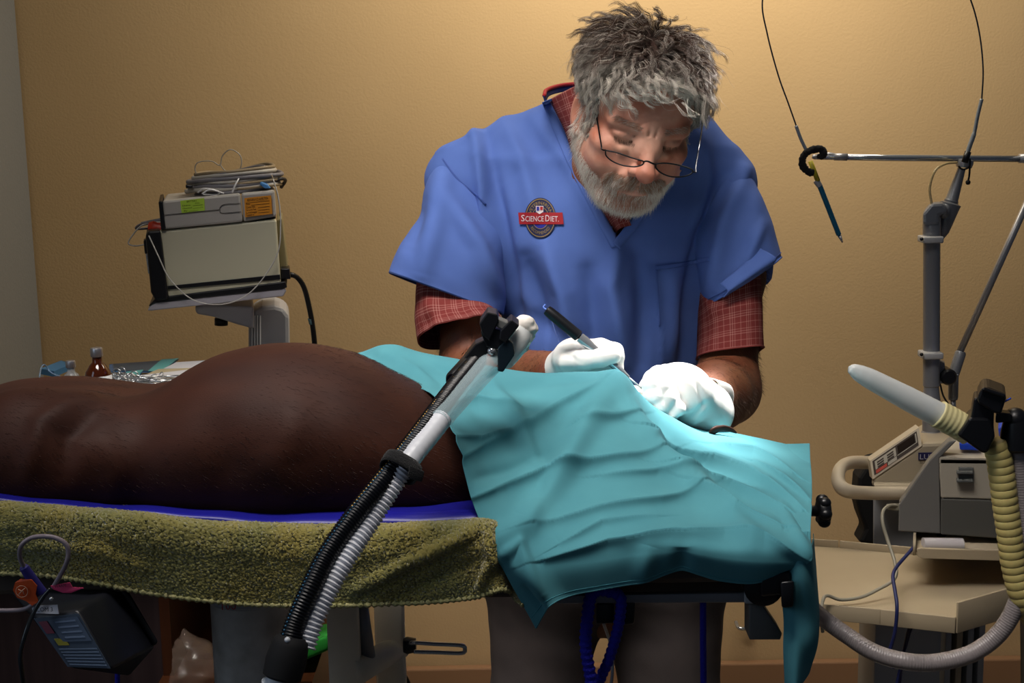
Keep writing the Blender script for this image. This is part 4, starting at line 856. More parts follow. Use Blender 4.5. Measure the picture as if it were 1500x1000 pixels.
for ch, r in (([(978, 553, 1.565), (965, 552, 1.54), (955, 565, 1.53), (953, 580, 1.53)], (.013, .0125, .011, .0095)), ([(984, 566, 1.56), (968, 568, 1.532), (958, 582, 1.524), (957, 596, 1.526)], (.0125, .012, .011, .0095)),
              ([(992, 582, 1.555), (975, 584, 1.528), (966, 597, 1.522), (966, 608, 1.526)], (.012, .0115, .0105, .009)), ([(1003, 596, 1.555), (990, 600, 1.53), (980, 611, 1.526), (980, 620, 1.53)], (.0115, .0105, .0095, .0085)),
              ([(975, 550, 1.585), (958, 556, 1.575), (950, 568, 1.565), (949, 577, 1.56)], (.014, .0125, .011, .0095))):
    g.chain([P(*q) for q in ch], r, .0035)
V, F = g.mesh(); V = relax(V, F, 2); N = vnormals(V, F); Q = proj(V); V = V + N * (fold_amount(Q, [([(985, 618), (1015, 608), (1035, 590)], -.0025, 4, 'r'), ([(1000, 628), (1030, 612)], .002, 4, 'r'), ([(1020, 560), (1035, 600)], -.0015, 4, 'r'), ([(990, 635), (1010, 622)], -.002, 4, 'r')]) + .0008 * vnoise(V, 90, 4))[:, None]
o = mobj('glove', V, F, M_gl, VET, label='white glove pressing down beside the pen tip')
cf = ringloft([(1020, 596, 1.600, (-6, 40), (.030, .020, .004)), (1032, 602, 1.62, (-8, 41), (.031, .020, .004)), (1038, 606, 1.632, (-8, 42), (.032, .020, .004))], 16, 60, 3, .001)
mobj('glove_cuff', cf[0], cf[1], M_gl, VET, solid=.0012)
# --- pen held in the glove
PN = thing('surgical_pen', 'slim pen-shaped surgical instrument with black grip held in the left glove', 'surgical pen', P(870, 510, 1.55))
a, b_ = P(800, 453, 1.548), P(943, 571, 1.530); ln = b_ - a
MB().lathe(a, ln, [(0, .002), (.005, .0055), (.03, .0062), (.1, .0066), (.16, .0066), (.33, .0066), (.335, .0058), (.35, .0)], 24).done('grip_end', M_black, PN, angle=40)
MB().lathe(a + ln * .345, ln, [(0, .0058), (.05, .0062), (.12, .0050), (.35, .0045), (.42, .0042), (.46, .003), (.5, .0022)], 20).done('handpiece', M_chrome, PN, angle=40)
MB().cyl(a + ln * .83, b_, .0011, .0008, 10).done('tip_tube', M_steel, PN)
MB().sphere(P(941, 568, 1.535), .0022, 10, 8).done('tip_cap', M_black, PN)
MB().tube(crp([(803, 455, 1.575), (796, 450, 1.578), (799, 446, 1.58)], 8), .0012, 6).done('fiber', mat('pale_blue_fibre', '5070c0', .4), PN)
MB().tube(crp([(808, 470, 1.58), (813, 485, 1.60), (819, 500, 1.61)], 10), .0008, 6).done('lead', mat('pale_blue_fibre', '', .4), PN)
gz = patch([[(915, 572, 1.57), (930, 568, 1.57), (950, 580, 1.57)], [(912, 578, 1.54), (930, 574, 1.535), (955, 590, 1.54)], [(915, 590, 1.52), (932, 592, 1.52), (958, 606, 1.52)]], 16, 20)
o = mobj('fabric_pad', gz.reshape(-1, 3) + [0, 0, .0] , gridfaces(16, 20), mat('fabric', 'd9d2c8', .95, bump=.8, bscale=700), solid=.003); tag(o, 'small white gauze pad on drape between the two gloves', 'fabric')  # pale fabric piece laid on the drape between the gloves
# ================================================================== nozzle arm in front of the dog
N1 = thing('gooseneck_holder', 'black flexible gooseneck with clamp crossing in front of the dog', 'holder', P(420, 1000, 1.08))
arm = [(421, 955, 1.09), (432, 915, 1.10), (452, 868, 1.11), (480, 812, 1.13), (520, 755, 1.15), (560, 705, 1.17), (600, 655, 1.20), (640, 602, 1.24), (672, 560, 1.29), (697, 530, 1.33)]
L = crp(arm, 900); s_ = np.arange(900)
MB().tube(L, .0092 + .0005 * np.sin(s_ * 2 * math.pi / 6.6), 24).done('flexible_arm', mat('black_rubber_gloss', '0b0c10', .28, spec=.6), N1)
bd_ = MB(); tan = np.gradient(L, axis=0); tan /= np.linalg.norm(tan, axis=1)[:, None]
sdv = np.cross(tan, np.array([0, -1, 0])); sdv /= np.linalg.norm(sdv, axis=1)[:, None]
for nm, ang, cx_ in (('gold_glints', .35, 'b08a48'), ('blue_glints', -.55, '3a6a88')):  # coloured dots stand in for glints reflected along the ribbed arm
    q = MB()
    for i in range(8, 892, 8):
        if (nm == 'gold_glints') != (i > 430) and ((nm == 'gold_glints' and i < 330) or (nm != 'gold_glints' and i > 560)): continue
        v_ = -sdv[i] * math.cos(ang) * (1 if True else 0) + np.array([0, -1, 0]) * math.sin(abs(ang) + .5) ; v_ /= np.linalg.norm(v_); q.sphere(L[i] + v_ * .0098, .0011, 6, 4)
    o = q.done(nm, mat(nm, cx_, .3, .6), N1); o['kind'] = 'stuff'
MB().lathe(P(412, 995, 1.085), P(428, 932, 1.095) - P(412, 995, 1.085), [(0, .013), (.06, .0165), (.45, .0175), (.8, .016), (.92, .0145), (1, .0115)], 32).done('arm_collar', M_blackm, N1, angle=40)
MB().lathe(P(398, 1012, 1.085), P(412, 985, 1.085) - P(398, 1012, 1.085), [(0, .009), (.3, .012), (.5, .008), (.7, .011), (1, .009)], 24).done('lower_hose', mat('white_gloss', 'd6dade', .25), N1)
_b = P(398, 1012, 1.085)
MB().cyl((_b[0], _b[1], .02), _b, .009).done('stand_pole', M_steel, N1); MB().lathe((_b[0], _b[1], 0), (0, 0, .03), [(0, .13), (.6, .13), (1, .02)], 32).done('stand_base', M_black, N1, angle=40)
MB().sphere(P(421, 937, 1.082), .0026, 12, 8).done('collar_bead', mat('white_gloss', '', .2), N1)
# head clamp
M_k = M_black
MB().lathe(P(666, 560, 1.30), P(692, 531, 1.335) - P(666, 560, 1.30), [(0, .0095), (.08, .0112), (.92, .0112), (1, .0098)], 24).done('arm_ferrule', M_k, N1, angle=40)
def blk(n, pts, Y0, Y1, m=None, bev=.0012):
    return MB().prism(PL([(x_, y_, Y0) for x_, y_ in pts]), (0, Y1 - Y0, 0)).done(n, m or M_k, N1, smooth=False, bevel=bev)
blk('clamp_yoke', [(677, 528), (696, 504), (720, 493), (727, 502), (723, 511), (711, 521), (713, 532), (697, 550), (692, 541)], 1.322, 1.350)
blk('clamp_bar', [(704, 486), (713, 478), (733, 484), (746, 478), (741, 500), (729, 512), (712, 508)], 1.318, 1.355)
blk('clamp_pad', [(702, 474), (714, 457), (728, 460), (731, 469), (717, 500), (708, 492)], 1.314, 1.350)
blk('clamp_jaw', [(733, 484), (749, 468), (761, 477), (741, 503), (731, 497)], 1.312, 1.350)
blk('clamp_screw_block', [(717, 474), (726, 465), (745, 473), (737, 483)], 1.316, 1.335, M_grey)
blk('side_plate', [(729, 510), (743, 495), (752, 504), (754, 520), (737, 545), (729, 544)], 1.314, 1.324, mat('dark_teal_plastic', '16222a', .25))
MB().cyl(P(720, 514, 1.318), P(720, 514, 1.326), .0040).done('screw', M_chrome, N1)
# white corrugated hose and clear nozzle
W1 = thing('white_hose', 'white corrugated hose strapped along the black flexible arm', 'hose', P(440, 960, 1.09))
L = crp([(446, 948, 1.10), (460, 905, 1.11), (487, 850, 1.125), (515, 803, 1.14), (548, 752, 1.16), (578, 705, 1.175), (590, 688, 1.18)], 1100); t_ = np.linspace(0, 1, 1100)
MB().tube(L, .0090 + .0010 * np.sin(t_ * 2 * math.pi * 43), 24).done('corrugated_hose', mat('white_hose_plastic', 'e6e8ee', .4), W1)
L = crp([(592, 684, 1.18), (610, 660, 1.195), (632, 633, 1.215), (648, 612, 1.23)], 200); MB().tube(L, .0098 + .0001 * np.sin(np.arange(200) * .28), 24).done('connector', mat('white_hose_light', 'c9ccd2', .35), W1)
def clearish(name, c, al, rough=.15):
    m = mat(name, c, rough, alpha=al, spec=.8); return m
L = crp([(642, 618, 1.225), (668, 588, 1.26), (700, 552, 1.305), (730, 520, 1.34), (752, 498, 1.365)], 60); MB().tube(L, np.linspace(.0105, .0125, 60), 28).done('clear_tube', clearish('clear_tube_plastic', 'b6ccd2', .40), W1)
L = crp([(735, 528, 1.345), (752, 500, 1.362), (762, 485, 1.37), (768, 478, 1.372)], 40); MB().tube(L, [.012 + .004 * math.sin(i / 39 * 2.6) for i in range(40)], 28).done('bell_end', clearish('bell_plastic', 'd4d8d8', .75), W1)
f_ = Field(P(735, 520, 1.33) - [.01, .01, .01], P(790, 455, 1.40) + [.01, .01, .01], .0015)
for i in range(9): a = i * .7; f_.ell(P(766 + 7 * math.cos(a), 484 + 11 * math.sin(a), 1.372 + .008 * math.sin(a * 2.3)), (.0085, .008, .007), .004)
f_.cone(P(760, 505, 1.365), P(768, 480, 1.37), .011, .013, .004); V, F = f_.mesh(); V = relax(V, F, 1); V = V + vnormals(V, F) * (.0012 * vnoise(V, 420, 9))[:, None]; mobj('gauze_cap', V, F, mat('crumpled_white', 'e2dcd4', .7), W1, label='crumpled white gauze wrap on the nozzle tip')
# hook and loop strap
ST = MB(); c = P(587, 684, 1.175); ax_ = P(600, 662, 1.195) - P(575, 706, 1.165); ax_ /= np.linalg.norm(ax_); sd = P(615, 697, 1.18) - P(560, 672, 1.18); sd /= np.linalg.norm(sd); dp = np.cross(ax_, sd); sd = np.cross(dp, ax_)
th = np.arange(48) * 2 * math.pi / 48
def loop(k, gx, gy): return np.array([c + ax_ * k + sd * (math.copysign(abs(math.cos(t)) ** .7, math.cos(t)) * gx) + dp * math.copysign(abs(math.sin(t)) ** .8, math.sin(t)) * gy for t in th])
V = np.vstack([loop(-.0065, .0180, .0118), loop(-.003, .0186, .0122), loop(.003, .0186, .0122), loop(.0065, .0180, .0118)])
o = mobj('velcro_strap', V, gridfaces(4, 48, True), mat('velcro_black', '08080a', .95, bump=1, bscale=900, sheen=.1), solid=.0018); tag(o, 'fuzzy black strap tying white hose to the black arm', 'strap')
tl = MB().hexa(PL([(600, 681, 1.158), (622, 690, 1.158), (618, 706, 1.158), (597, 700, 1.158)]), PL([(600, 681, 1.162), (622, 690, 1.162), (618, 706, 1.162), (597, 700, 1.162)])); tl.done('strap_tail', mat('velcro_black', '', .9), o, bevel=.001)

# ================================================================== prep counter behind the dog
M_wood = mat('dark_brown_wood', '4d3a2c', .35, c2='3e2d21', nscale=6, stretch=(1, 8, 8))
CT = thing('prep_counter', 'dark brown prep counter behind the dog, instruments on its top', 'counter', (-.7, 2.1, 0))
cz = .952; poly = [(-1.02, 1.70), (-.25, 1.70), (-.25, 2.36), (-.34, 2.372), (-.50, 2.35), (-.66, 2.28), (-.80, 2.18), (-1.02, 2.03)]
MB().prism([(a, b_, cz) for a, b_ in poly], (0, 0, -.03)).done('worktop', M_wood, CT, smooth=False, bevel=.004)
xk = P(236, 930, 1.78)[0]; zc = cz - .03
MB().box(((xk - .98) / 2, 1.90, zc / 2 + .02), (xk + .98, .24, zc - .04)).done('cabinet_body', mat('dark_laminate', '3a2c2c', .5, c2='2c2021', nscale=5, stretch=(14, 1, .6)), CT, smooth=False)
MB().box((xk + .008, 1.90, zc / 2 + .02), (.014, .25, zc - .04)).done('side_edge', mat('orange_wood', '4c2812', .4, c2='3e200e', nscale=5, stretch=(8, 1, 1)), CT, smooth=False)
MB().box(((xk - .28) / 2, 2.10, zc / 2), (-.28 - xk, .02, zc - .02)).done('back_panel', mat('black_laminate', '14100f', .6), CT, smooth=False)
MB().box((-.285, 1.90, .32), (.02, .36, .64)).done('end_panel', mat('orange_wood', '', .4), CT, smooth=False)
sz = P(460, 965, 1.80)[2]
MB().box(((xk - .28) / 2, 1.90, sz - .02), (-.28 - xk, .35, .02)).done('lower_shelf', mat('orange_wood', '', .4), CT, smooth=False)
o = mobj('folded_cloth', *(lambda b: (b.v, b.f))(MB().hexa(PL([(428, 948, 1.74), (482, 930, 1.74), (482, 952, 1.74), (428, 975, 1.74)]), PL([(428, 925, 1.92), (482, 912, 1.92), (482, 940, 1.92), (428, 955, 1.92)]))), mat('green_felt', '1f8f2c', .9, c2='187a24', nscale=60), bevel=.004); tag(o, 'bright green folded cloth on shelf behind the steel column', 'cloth')
f_ = Field((-.47, 1.70, P(280, 1020, 1.75)[2] - .05), (-.30, 1.88, P(280, 925, 1.75)[2] + .03), .004)
cb = P(278, 975, 1.78); f_.ell(cb + [0, 0, -.01], (.05, .05, .045)).cone(cb + [0, 0, .02], cb + [-.005, 0, .05], .022, .006, .02); V, F = f_.mesh(); V = V + vnormals(V, F) * (.005 * vnoise(V, 90, 6, 3))[:, None]
o = mobj('plastic_bag', V, F, clearish('bag_film', '8a7668', .35, .25)); tag(o, 'crumpled clear plastic bag beside the column, under table', 'bag')

def bottle(name, px, ptop, pbase, Y, rpx, glass, label, cat, capc, lab):
    zt, zb = P(px, ptop, Y)[2], cz; x0 = P(px, ptop, Y)[0]; H = zt - zb; r = rpx * Y / 2000
    t = thing(name, label, cat, (x0, Y, zb))
    MB().lathe((x0, Y, zb), (0, 0, H), [(0, r * .9), (.03, r), (.64, r), (.70, r * .92), (.78, r * .62), (.82, r * .38), (.90, r * .36), (.92, r * .42)], 32).done('glass_body', glass, t)
    MB().lathe((x0, Y, zb + H * .89), (0, 0, H * .11), [(0, r * .44), (.15, r * .47), (.85, r * .47), (1, r * .42)], 24).done('crimp_cap', capc, t, angle=30)
    if lab:
        th = np.linspace(math.pi * 1.05, math.pi * 2.05, 30); V = []
        for zz in (.12, .66): V += [(x0 + r * 1.02 * math.cos(a), Y + r * 1.02 * math.sin(a), zb + H * zz) for a in th]
        lb = mobj('paper_label', V, gridfaces(2, 30), mat('label_white', 'c9ccd0', .6), t, solid=.0003)
        MB().box((x0 + r * .55, Y - r * .93, zb + H * .60), (r * .3, .001, H * .05)).done('blue_mark', mat('label_blue', '2a5a80', .6), lb)
        for k_, wd_ in ((.56, 1.0), (.50, 1.1), (.20, .7)): MB().box((x0 - r * .1, Y - r * 1.03, zb + H * k_), (r * wd_ * .7, .001, H * .018)).done('text_line', mat('label_ink', '33363c', .6), lb)
    return t
bottle('amber_bottle', 141, 509, 575, 1.90, 19.5, mat('amber_glass', '5a2408', .08, trans=.5, spec=.8, coat=.5), 'amber glass vial with silver cap and white label', 'bottle', mat('cap_silver', 'b8b8bc', .35, .9), True)
bottle('clear_bottle', 103, 528, 580, 1.93, 15.5, clearish('vial_glass', 'aeb6bc', .45, .06), 'clear glass vial with silver cap, left of the amber vial', 'bottle', mat('cap_silver', '', .3), False)
# pouches and papers
def sheet(name, row_pts, m, label, cat, z0=0.003, group=None, solid=.0012):
    V = []; 
    for px, py in row_pts:
        d = P(px, py, 2.0) - CAM; t_ = (cz + z0 - CAM[2]) / d[2]; V.append(CAM + d * t_)
    V = np.array(V); b_ = MB().prism(V, (0, 0, solid)); o = b_.done(name, m, None, smooth=False); tag(o, label, cat, group); return o, V
M_pf = clearish('blue_film_pouch', '2e6ea6', .92, .15)
def pouch(pts, z0, label, seal):
    o, V = sheet('sterile_pouch', pts, M_pf, label, 'pouch', z0, 'sterile pouches on the counter')
    a, b_, c_, d_ = V[1], V[2], V[2] * (1 - seal) + V[3] * seal, V[1] * (1 - seal) + V[0] * seal
    MB().prism([v + [0, 0, .0025] for v in (a, b_, c_, d_)], (0, 0, .0008)).done('seal_strip', mat('seal_teal', '5fa8a8', .5), o, smooth=False)
    ms = [v * .86 + V.mean(0) * .14 + [0, 0, .0016] for v in V]; MB().prism(ms, (0, 0, .0006)).done('grey_insert', mat('pouch_dark', '45505c', .5), o, smooth=False)
pouch([(160, 534), (262, 527), (236, 546), (160, 545)], .004, 'large blue-edged sterile pouch lying behind the amber vial', .25)
pouch([(110, 556), (210, 544), (196, 560), (120, 572)], .008, 'small blue-edged sterile pouch in front of the large pouch', .25)
sheet('paper_wrap', [(258, 532), (330, 527), (342, 534), (330, 541), (240, 541)], mat('paper_white', 'ccccd2', .7), 'creased white paper wrap nearest the monitor stand', 'paper', .006, 'papers on the counter', .002)
sheet('paper_strip', [(232, 542), (290, 540), (285, 548), (215, 549)], mat('paper_cream', 'b3a483', .7), 'narrow tan paper strip between pouch and white wrap', 'paper', .010, 'papers on the counter', .002)
sheet('paper_wrap', [(205, 551), (300, 540), (350, 531), (340, 545), (280, 556), (200, 562)], mat('paper_white', '', .7), 'folded white paper sheet under the steel instruments', 'paper', .012, 'papers on the counter', .002)
sheet('drape_strip', [(60, 548), (90, 536), (108, 540), (80, 552)], mat('pale_film', '3f7ba8', .4), 'crumpled blue wrapper at left end of the counter', 'wrapper', .004, None, .01)
# instruments
TR = None
rgi = np.random.default_rng(3)
for i in range(34):
    px, py = rgi.uniform(184, 262), rgi.uniform(551, 566); d = P(px, py, 2.0) - CAM; t_ = (cz + .012 + rgi.uniform(0, .016) - CAM[2]) / d[2]; c = CAM + d * t_; a = rgi.normal() * .5; ln_ = rgi.uniform(.05, .075)
    v_ = np.array([math.cos(a), math.sin(a) * 1.0, rgi.normal() * .05]); u_ = np.array([-math.sin(a), math.cos(a), 0]); rr = .0065
    t = thing('surgical_clamp', 'ringed steel surgical clamp in the pile by the white paper', 'surgical tool', c, 'steel instruments on the counter')
    MB().tube(np.array([c, c + v_ * ln_ * .5 + u_ * .002, c + v_ * ln_]), [.0014, .0016, .0007], 6).done('blade', M_chrome, t)
    MB().tube(np.array([c, c - v_ * ln_ * .5 - u_ * .004, c - v_ * ln_ * .8 - u_ * .006]), .0012, 6).done('shank', M_chrome, t)
    for sg_ in (-1, 1):
        cc2 = c - v_ * (ln_ * .8 + rr) + u_ * rr * sg_; ph_ = np.linspace(0, 2 * math.pi, 15); tilt = rgi.uniform(.2, 1)
        MB().tube(np.array([cc2 + rr * (math.cos(q) * v_ + math.sin(q) * (u_ * (1 - tilt) + np.array([0, 0, tilt]))) for q in ph_]), .0011, 6, cap=False).done('finger_ring', M_chrome, t)
cl_ = MB().tube(crp([(56, 568, 1.80), (60, 540, 1.92), (66, 534, 1.95), (74, 545, 1.95), (90, 552, 1.92)], 30), .0012, 6); tag(cl_.done('clear_tubing', clearish('thin_clear', '7fa0c0', .7)), 'thin clear tubing curled at the left end of counter', 'tubing')
# ================================================================== monitor on its stand
def pz(pts, Y0, Y1=None, dpx=0, dpy=0):
    """front polygon (px) at depth Y0 and the same polygon moved straight back in the world to Y1"""
    a = PL([(x_, y_, Y0) for x_, y_ in pts]); return a, a + [0, (Y1 or Y0) - Y0, 0]
def slab(name, pts, Y0, Y1, m, par, bevel=.002, **k):
    a, b_ = pz(pts, Y0, Y1); c = a.mean(0); return MB().prism(a, (c[0] / c[1] * (Y1 - Y0) * .93, Y1 - Y0, 0)).done(name, m, par, smooth=False, bevel=bevel, **k)
MS = thing('monitor_stand', 'pale plastic monitor stand with a thick rounded column', 'stand', P(397, 600, 2.52) * [1, 1, 0])
M_st = mat('pale_stand_plastic', 'b9b9bd', .5)
slab('column', [(364, 470), (370, 456), (384, 449), (402, 447), (416, 451), (424, 462), (428, 700), (364, 700)], 2.48, 2.60, M_st, MS, .008)
for i in range(4): MB().cyl(P(369 + i * 4, 462, 2.475), P(369 + i * 4, 640, 2.475), .0016, n=8).done('rib', M_st, MS)
slab('support_arm', [(285, 450), (300, 447), (372, 449), (372, 482), (350, 476), (312, 464), (288, 460)], 2.44, 2.56, M_st, MS, .004)
MB().cyl(P(324, 466, 2.46), P(324, 476, 2.46), .012).done('tilt_knob', M_black, MS)
MB().box(P(397, 700, 2.54) * [1, 1, 0] + [0, 0, P(397, 690, 2.54)[2] / 2 ], (.07, .07, P(397, 690, 2.54)[2])).done('lower_post', M_st, MS, bevel=.01)
MB().box(P(397, 700, 2.54) * [1, 1, 0] + [0, 0, .03], (.36, .36, .06)).done('foot', M_st, MS, bevel=.02)
MT = thing('monitor_tray', 'tilted pale tray holding the beige monitor box', 'tray', P(318, 450, 2.45))
slab('tray_plate', [(216, 455), (224, 441), (230, 441), (412, 419), (420, 425), (415, 434), (222, 455)], 2.36, 2.56, mat('tray_lilac', 'a9a6ae', .5), MT, .002)
slab('tray_liner', [(217, 449), (228, 436), (418, 412), (421, 421), (412, 424), (228, 444)], 2.358, 2.56, M_black, MT, .002)
MO = thing('patient_monitor', 'beige patient monitor box with a black front bezel, tilted on tray', 'monitor', P(320, 430, 2.42))
slab('case', [(232, 338), (405, 321), (412, 421), (247, 440)], 2.36, 2.54, mat('monitor_beige', 'bdb9a0', .55), MO, .004)
slab('black_bezel', [(213, 345), (217, 338), (235, 337), (247, 439), (228, 441), (221, 428)], 2.352, 2.54, M_black, MO, .004)
slab('black_stripe', [(245, 419), (410, 402), (411, 409), (246, 424)], 2.357, 2.40, M_black, MO, .0005)
slab('rear_fins', [(405, 322), (413, 320), (422, 395), (420, 420), (412, 421)], 2.40, 2.54, mat('rear_case_tan', '8d8360', .5), MO, .002)
slab('rear_socket', [(411, 393), (424, 393), (426, 409), (412, 409)], 2.37, 2.42, M_black, MO, .002)
slab('front_latch', [(213, 372), (218, 370), (221, 400), (217, 401)], 2.37, 2.40, M_chrome, MO, .001)
slab('side_plug', [(210, 352), (217, 350), (218, 372), (212, 372)], 2.37, 2.40, M_black, MO, .002)
MB().lathe(P(219, 334, 2.40), P(240, 334, 2.40) - P(219, 334, 2.40), [(0, .011), (.3, .013), (.6, .010), (1, .010)], 12).done('red_knob', mat('red_plastic', 'b03018', .45), MO, angle=30)
MO2 = thing('battery_module', 'light grey module with green and orange stickers on top of monitor', 'medical module', P(320, 330, 2.42))
M_mod = mat('module_grey', 'a6a29c', .5)
slab('case', [(238, 294), (352, 283), (356, 325), (240, 336)], 2.355, 2.54, M_mod, MO2, .004); slab('battery_pack', [(353, 283), (402, 279), (405, 317), (357, 325)], 2.357, 2.54, M_mod, MO2, .004)
slab('black_end', [(232, 295), (238, 294), (243, 336), (236, 337)], 2.353, 2.54, M_black, MO2, .002)
slab('foot_strip', [(243, 337), (355, 325.5), (404, 317), (404, 320), (356, 329), (243, 340)], 2.37, 2.52, M_black, MO2, .001)
sm = mat('seam_dark', '3c3a38', .7)
def seam(pts, par, Y=2.3535, r=.0006): MB().tube(crp([(a, b_, Y) for a, b_ in pts], 30), r, 5).done('seam_line', sm, par)
seam([(240, 315), (280, 311), (321, 307)], MO2); seam([(352, 298), (330, 299), (323, 303), (322, 308), (326, 312), (353, 310)], MO2)
def sticker(name, pts, m, Y, lines, par, ink, title=None):
    a = PL([(x_, y_, Y) for x_, y_ in pts]); o = MB().prism(a, (0, .0004, 0)).done(name, m, par, smooth=False)
    rt = a[1] - a[0]; dn = a[3] - a[0]
    if title: textmesh('title', title[0], a[0] + rt * title[1] + dn * .2 + [0, -.0004, 0], rt, -dn, np.linalg.norm(dn) * .2, ink, o, width=np.linalg.norm(rt) * title[2])
    for (u0, v0, u1, tx) in lines:
        if tx: textmesh('print', tx, a[0] + rt * u0 + dn * v0 + [0, -.0004, 0], rt, -dn, np.linalg.norm(dn) * .15, ink, o, width=np.linalg.norm(rt) * (u1 - u0))
        else: p_ = a[0] + rt * u0 + dn * v0 + [0, -.0006, 0]; q_ = a[0] + rt * u1 + dn * v0 + [0, -.0006, 0]; MB().prism([p_, q_, q_ + dn * .018, p_ + dn * .018], (0, .0002, 0)).done('rule', ink, o, smooth=False)
    return o
ink = mat('sticker_ink', '1d1a10', .7)
sticker('green_sticker', [(264, 294), (299, 290), (300, 308), (266, 312)], mat('sticker_green', 'a8cc3e', .6), 2.3525, [(.06, .48, .4, 'Date'), (.6, .38, .8, 'No.'), (.06, .7, .45, 'Checked'), (.5, .5, .92, None), (.5, .72, .92, None), (.1, .9, .25, 'By'), (.3, .92, .7, None)], MO2, ink, ('BATTERY', .26, .42))
sticker('orange_sticker', [(358, 290), (397, 286), (399, 313), (359, 318)], mat('sticker_orange', 'd68a1c', .6), 2.3525, [(.05, .38, .2, 'Date'), (.05, .54, .4, 'Case No.'), (.05, .68, .42, 'Ground Res'), (.05, .82, .45, 'Leakage'), (.05, .95, .35, 'Tested by'), (.25, .40, .93, None), (.5, .56, .93, None), (.5, .70, .93, None), (.5, .84, .93, None), (.05, .26, .93, None)], MO2, ink, ('PERFORMANCE INSPECTION', .1, .78))
o_ = None
# cables on the module
def cable(name, pts, r, m, label, n=60, group=None, par=None, seg=8, cat='cable'):
    o = MB().tube(crp(pts, n), r, seg).done(name, m, par)
    if par is None: tag(o, label, cat, group)
    return o
cbm = [mat('cable_grey', '77757a', .5), mat('cable_tan', '8c7c62', .5), mat('cable_light', 'b5b0a6', .5)]
CB = thing('cable_bundle', 'coiled bundle of grey and tan cables lying on the module', 'cable', P(335, 282, 2.43))
rc = np.random.default_rng(9)
for i in range(11):
    x0, x1 = 278 + rc.uniform(-5, 12), 400 + rc.uniform(-14, 14); yb = 286 - i * 3.0 + rc.uniform(-1, 1); tl_ = -7
    pts = [(x0, yb, 2.42), (x0 + 25, yb - 3, 2.38), ((x0 + x1) / 2, yb + tl_ * .5 - 2 + rc.uniform(-2, 2), 2.37), (x1 - 12, yb + tl_ - 4, 2.39), (x1, yb + tl_ - 6, 2.43), (x1 - 14, yb + tl_ - 9, 2.48), ((x0 + x1) / 2, yb - 6 + rc.uniform(-2, 2), 2.50), (x0 + 14, yb - 4, 2.48), (x0, yb - 1, 2.43)]
    MB().tube(crp(pts, 70), rc.uniform(.0026, .0044), 8).done('coil', cbm[i % 3], CB)
MB().tube(crp([(395, 270, 2.40), (410, 262, 2.40), (418, 264, 2.42), (412, 274, 2.44)], 30), .0032, 8).done('coil', mat('cable_dark', '2a2a2c', .5), CB)
for pts in ([(290, 282, 2.37), (300, 276, 2.365), (320, 280, 2.365), (318, 285, 2.365), (298, 285, 2.37)], [(296, 284, 2.36), (308, 278, 2.36), (328, 283, 2.36)], [(340, 282, 2.36), (346, 268, 2.36), (356, 256, 2.38), (378, 254, 2.40)]):
    MB().tube(crp(pts, 36), .0014, 6).done('white_lead', M_white, CB)
slab('blue_connector', [(382, 266), (392, 270), (397, 276), (388, 276), (380, 270)], 2.37, 2.385, mat('blue_connector', '4a86c4', .4), CB); slab('black_plug', [(272, 270), (282, 271), (282, 276), (272, 276)], 2.38, 2.40, M_black, CB)
cable('clear_tube_loop', [(296, 262, 2.42), (286, 250, 2.42), (290, 238, 2.42), (310, 236, 2.42), (322, 242, 2.42), (326, 228, 2.42), (338, 219, 2.42), (352, 228, 2.42), (353, 244, 2.42), (344, 254, 2.42), (330, 250, 2.42), (322, 240, 2.42)], .0011, clearish('thin_clear2', 'b0aca0', .75), 'thin clear tube standing in loops above the cable bundle', 90, cat='tubing')
cable('sensor_lead', [(400, 262, 2.35), (408, 290, 2.345), (411, 330, 2.345), (405, 375, 2.345), (370, 425, 2.345), (330, 445, 2.345), (285, 440, 2.345), (250, 410, 2.345), (232, 375, 2.345), (218, 345, 2.35)], .0011, mat('cable_pale', 'b8b6b2', .4), 'thin pale lead hanging in a curve across the beige monitor', 120)
cable('sensor_lead', [(398, 256, 2.36), (404, 275, 2.35), (409, 300, 2.35), (410, 316, 2.36)], .001, mat('cable_tan', '', .4), 'short tan lead dropping beside the orange sticker', 40)
cable('plug_lead', [(238, 325, 2.40), (226, 326, 2.40), (208, 330, 2.40), (196, 342, 2.40), (188, 356, 2.40), (198, 360, 2.40), (212, 358, 2.39)], .0013, mat('cable_pale', '', .4), 'thin lead plugged into left side of monitor', 50)
cable('grey_plug_cable', [(237, 322, 2.41), (222, 325, 2.41), (205, 329, 2.42), (200, 335, 2.43), (222, 334, 2.45)], [.004 if i < 22 else .0022 for i in range(50)], cbm[0], 'grey cable with a thick plug entering the module', 50)
pc = cable('power_cable', [(424, 402, 2.40), (434, 405, 2.41), (445, 420, 2.42), (453, 450, 2.43), (459, 485, 2.44), (462, 525, 2.45), (464, 600, 2.46), (462, 760, 2.46)], .0048, mat('cable_black', '101113', .4), 'black power cable hanging from the back of the monitor')
MB().tube(crp([(455, 466, 2.435), (457, 474, 2.4375)], 6), .0054, 10).done('cable_tag', mat('teal_tag', '4a6468', .5), pc)

# ================================================================== laser unit on the right
LZ = thing('laser_unit', 'cream laser console with sloping keypad and grab handle, back right', 'laser', P(1340, 700, 2.35) * [1, 1, 0])
Yf, Yb = 2.20, 2.34
side = [(1276, 713), (1278, 700), (1352, 649), (1400, 647), (1440, 647), (1440, 716)]
slab('body', side, Yf, Yb, mat('laser_cream', 'a69a84', .5), LZ, .006)
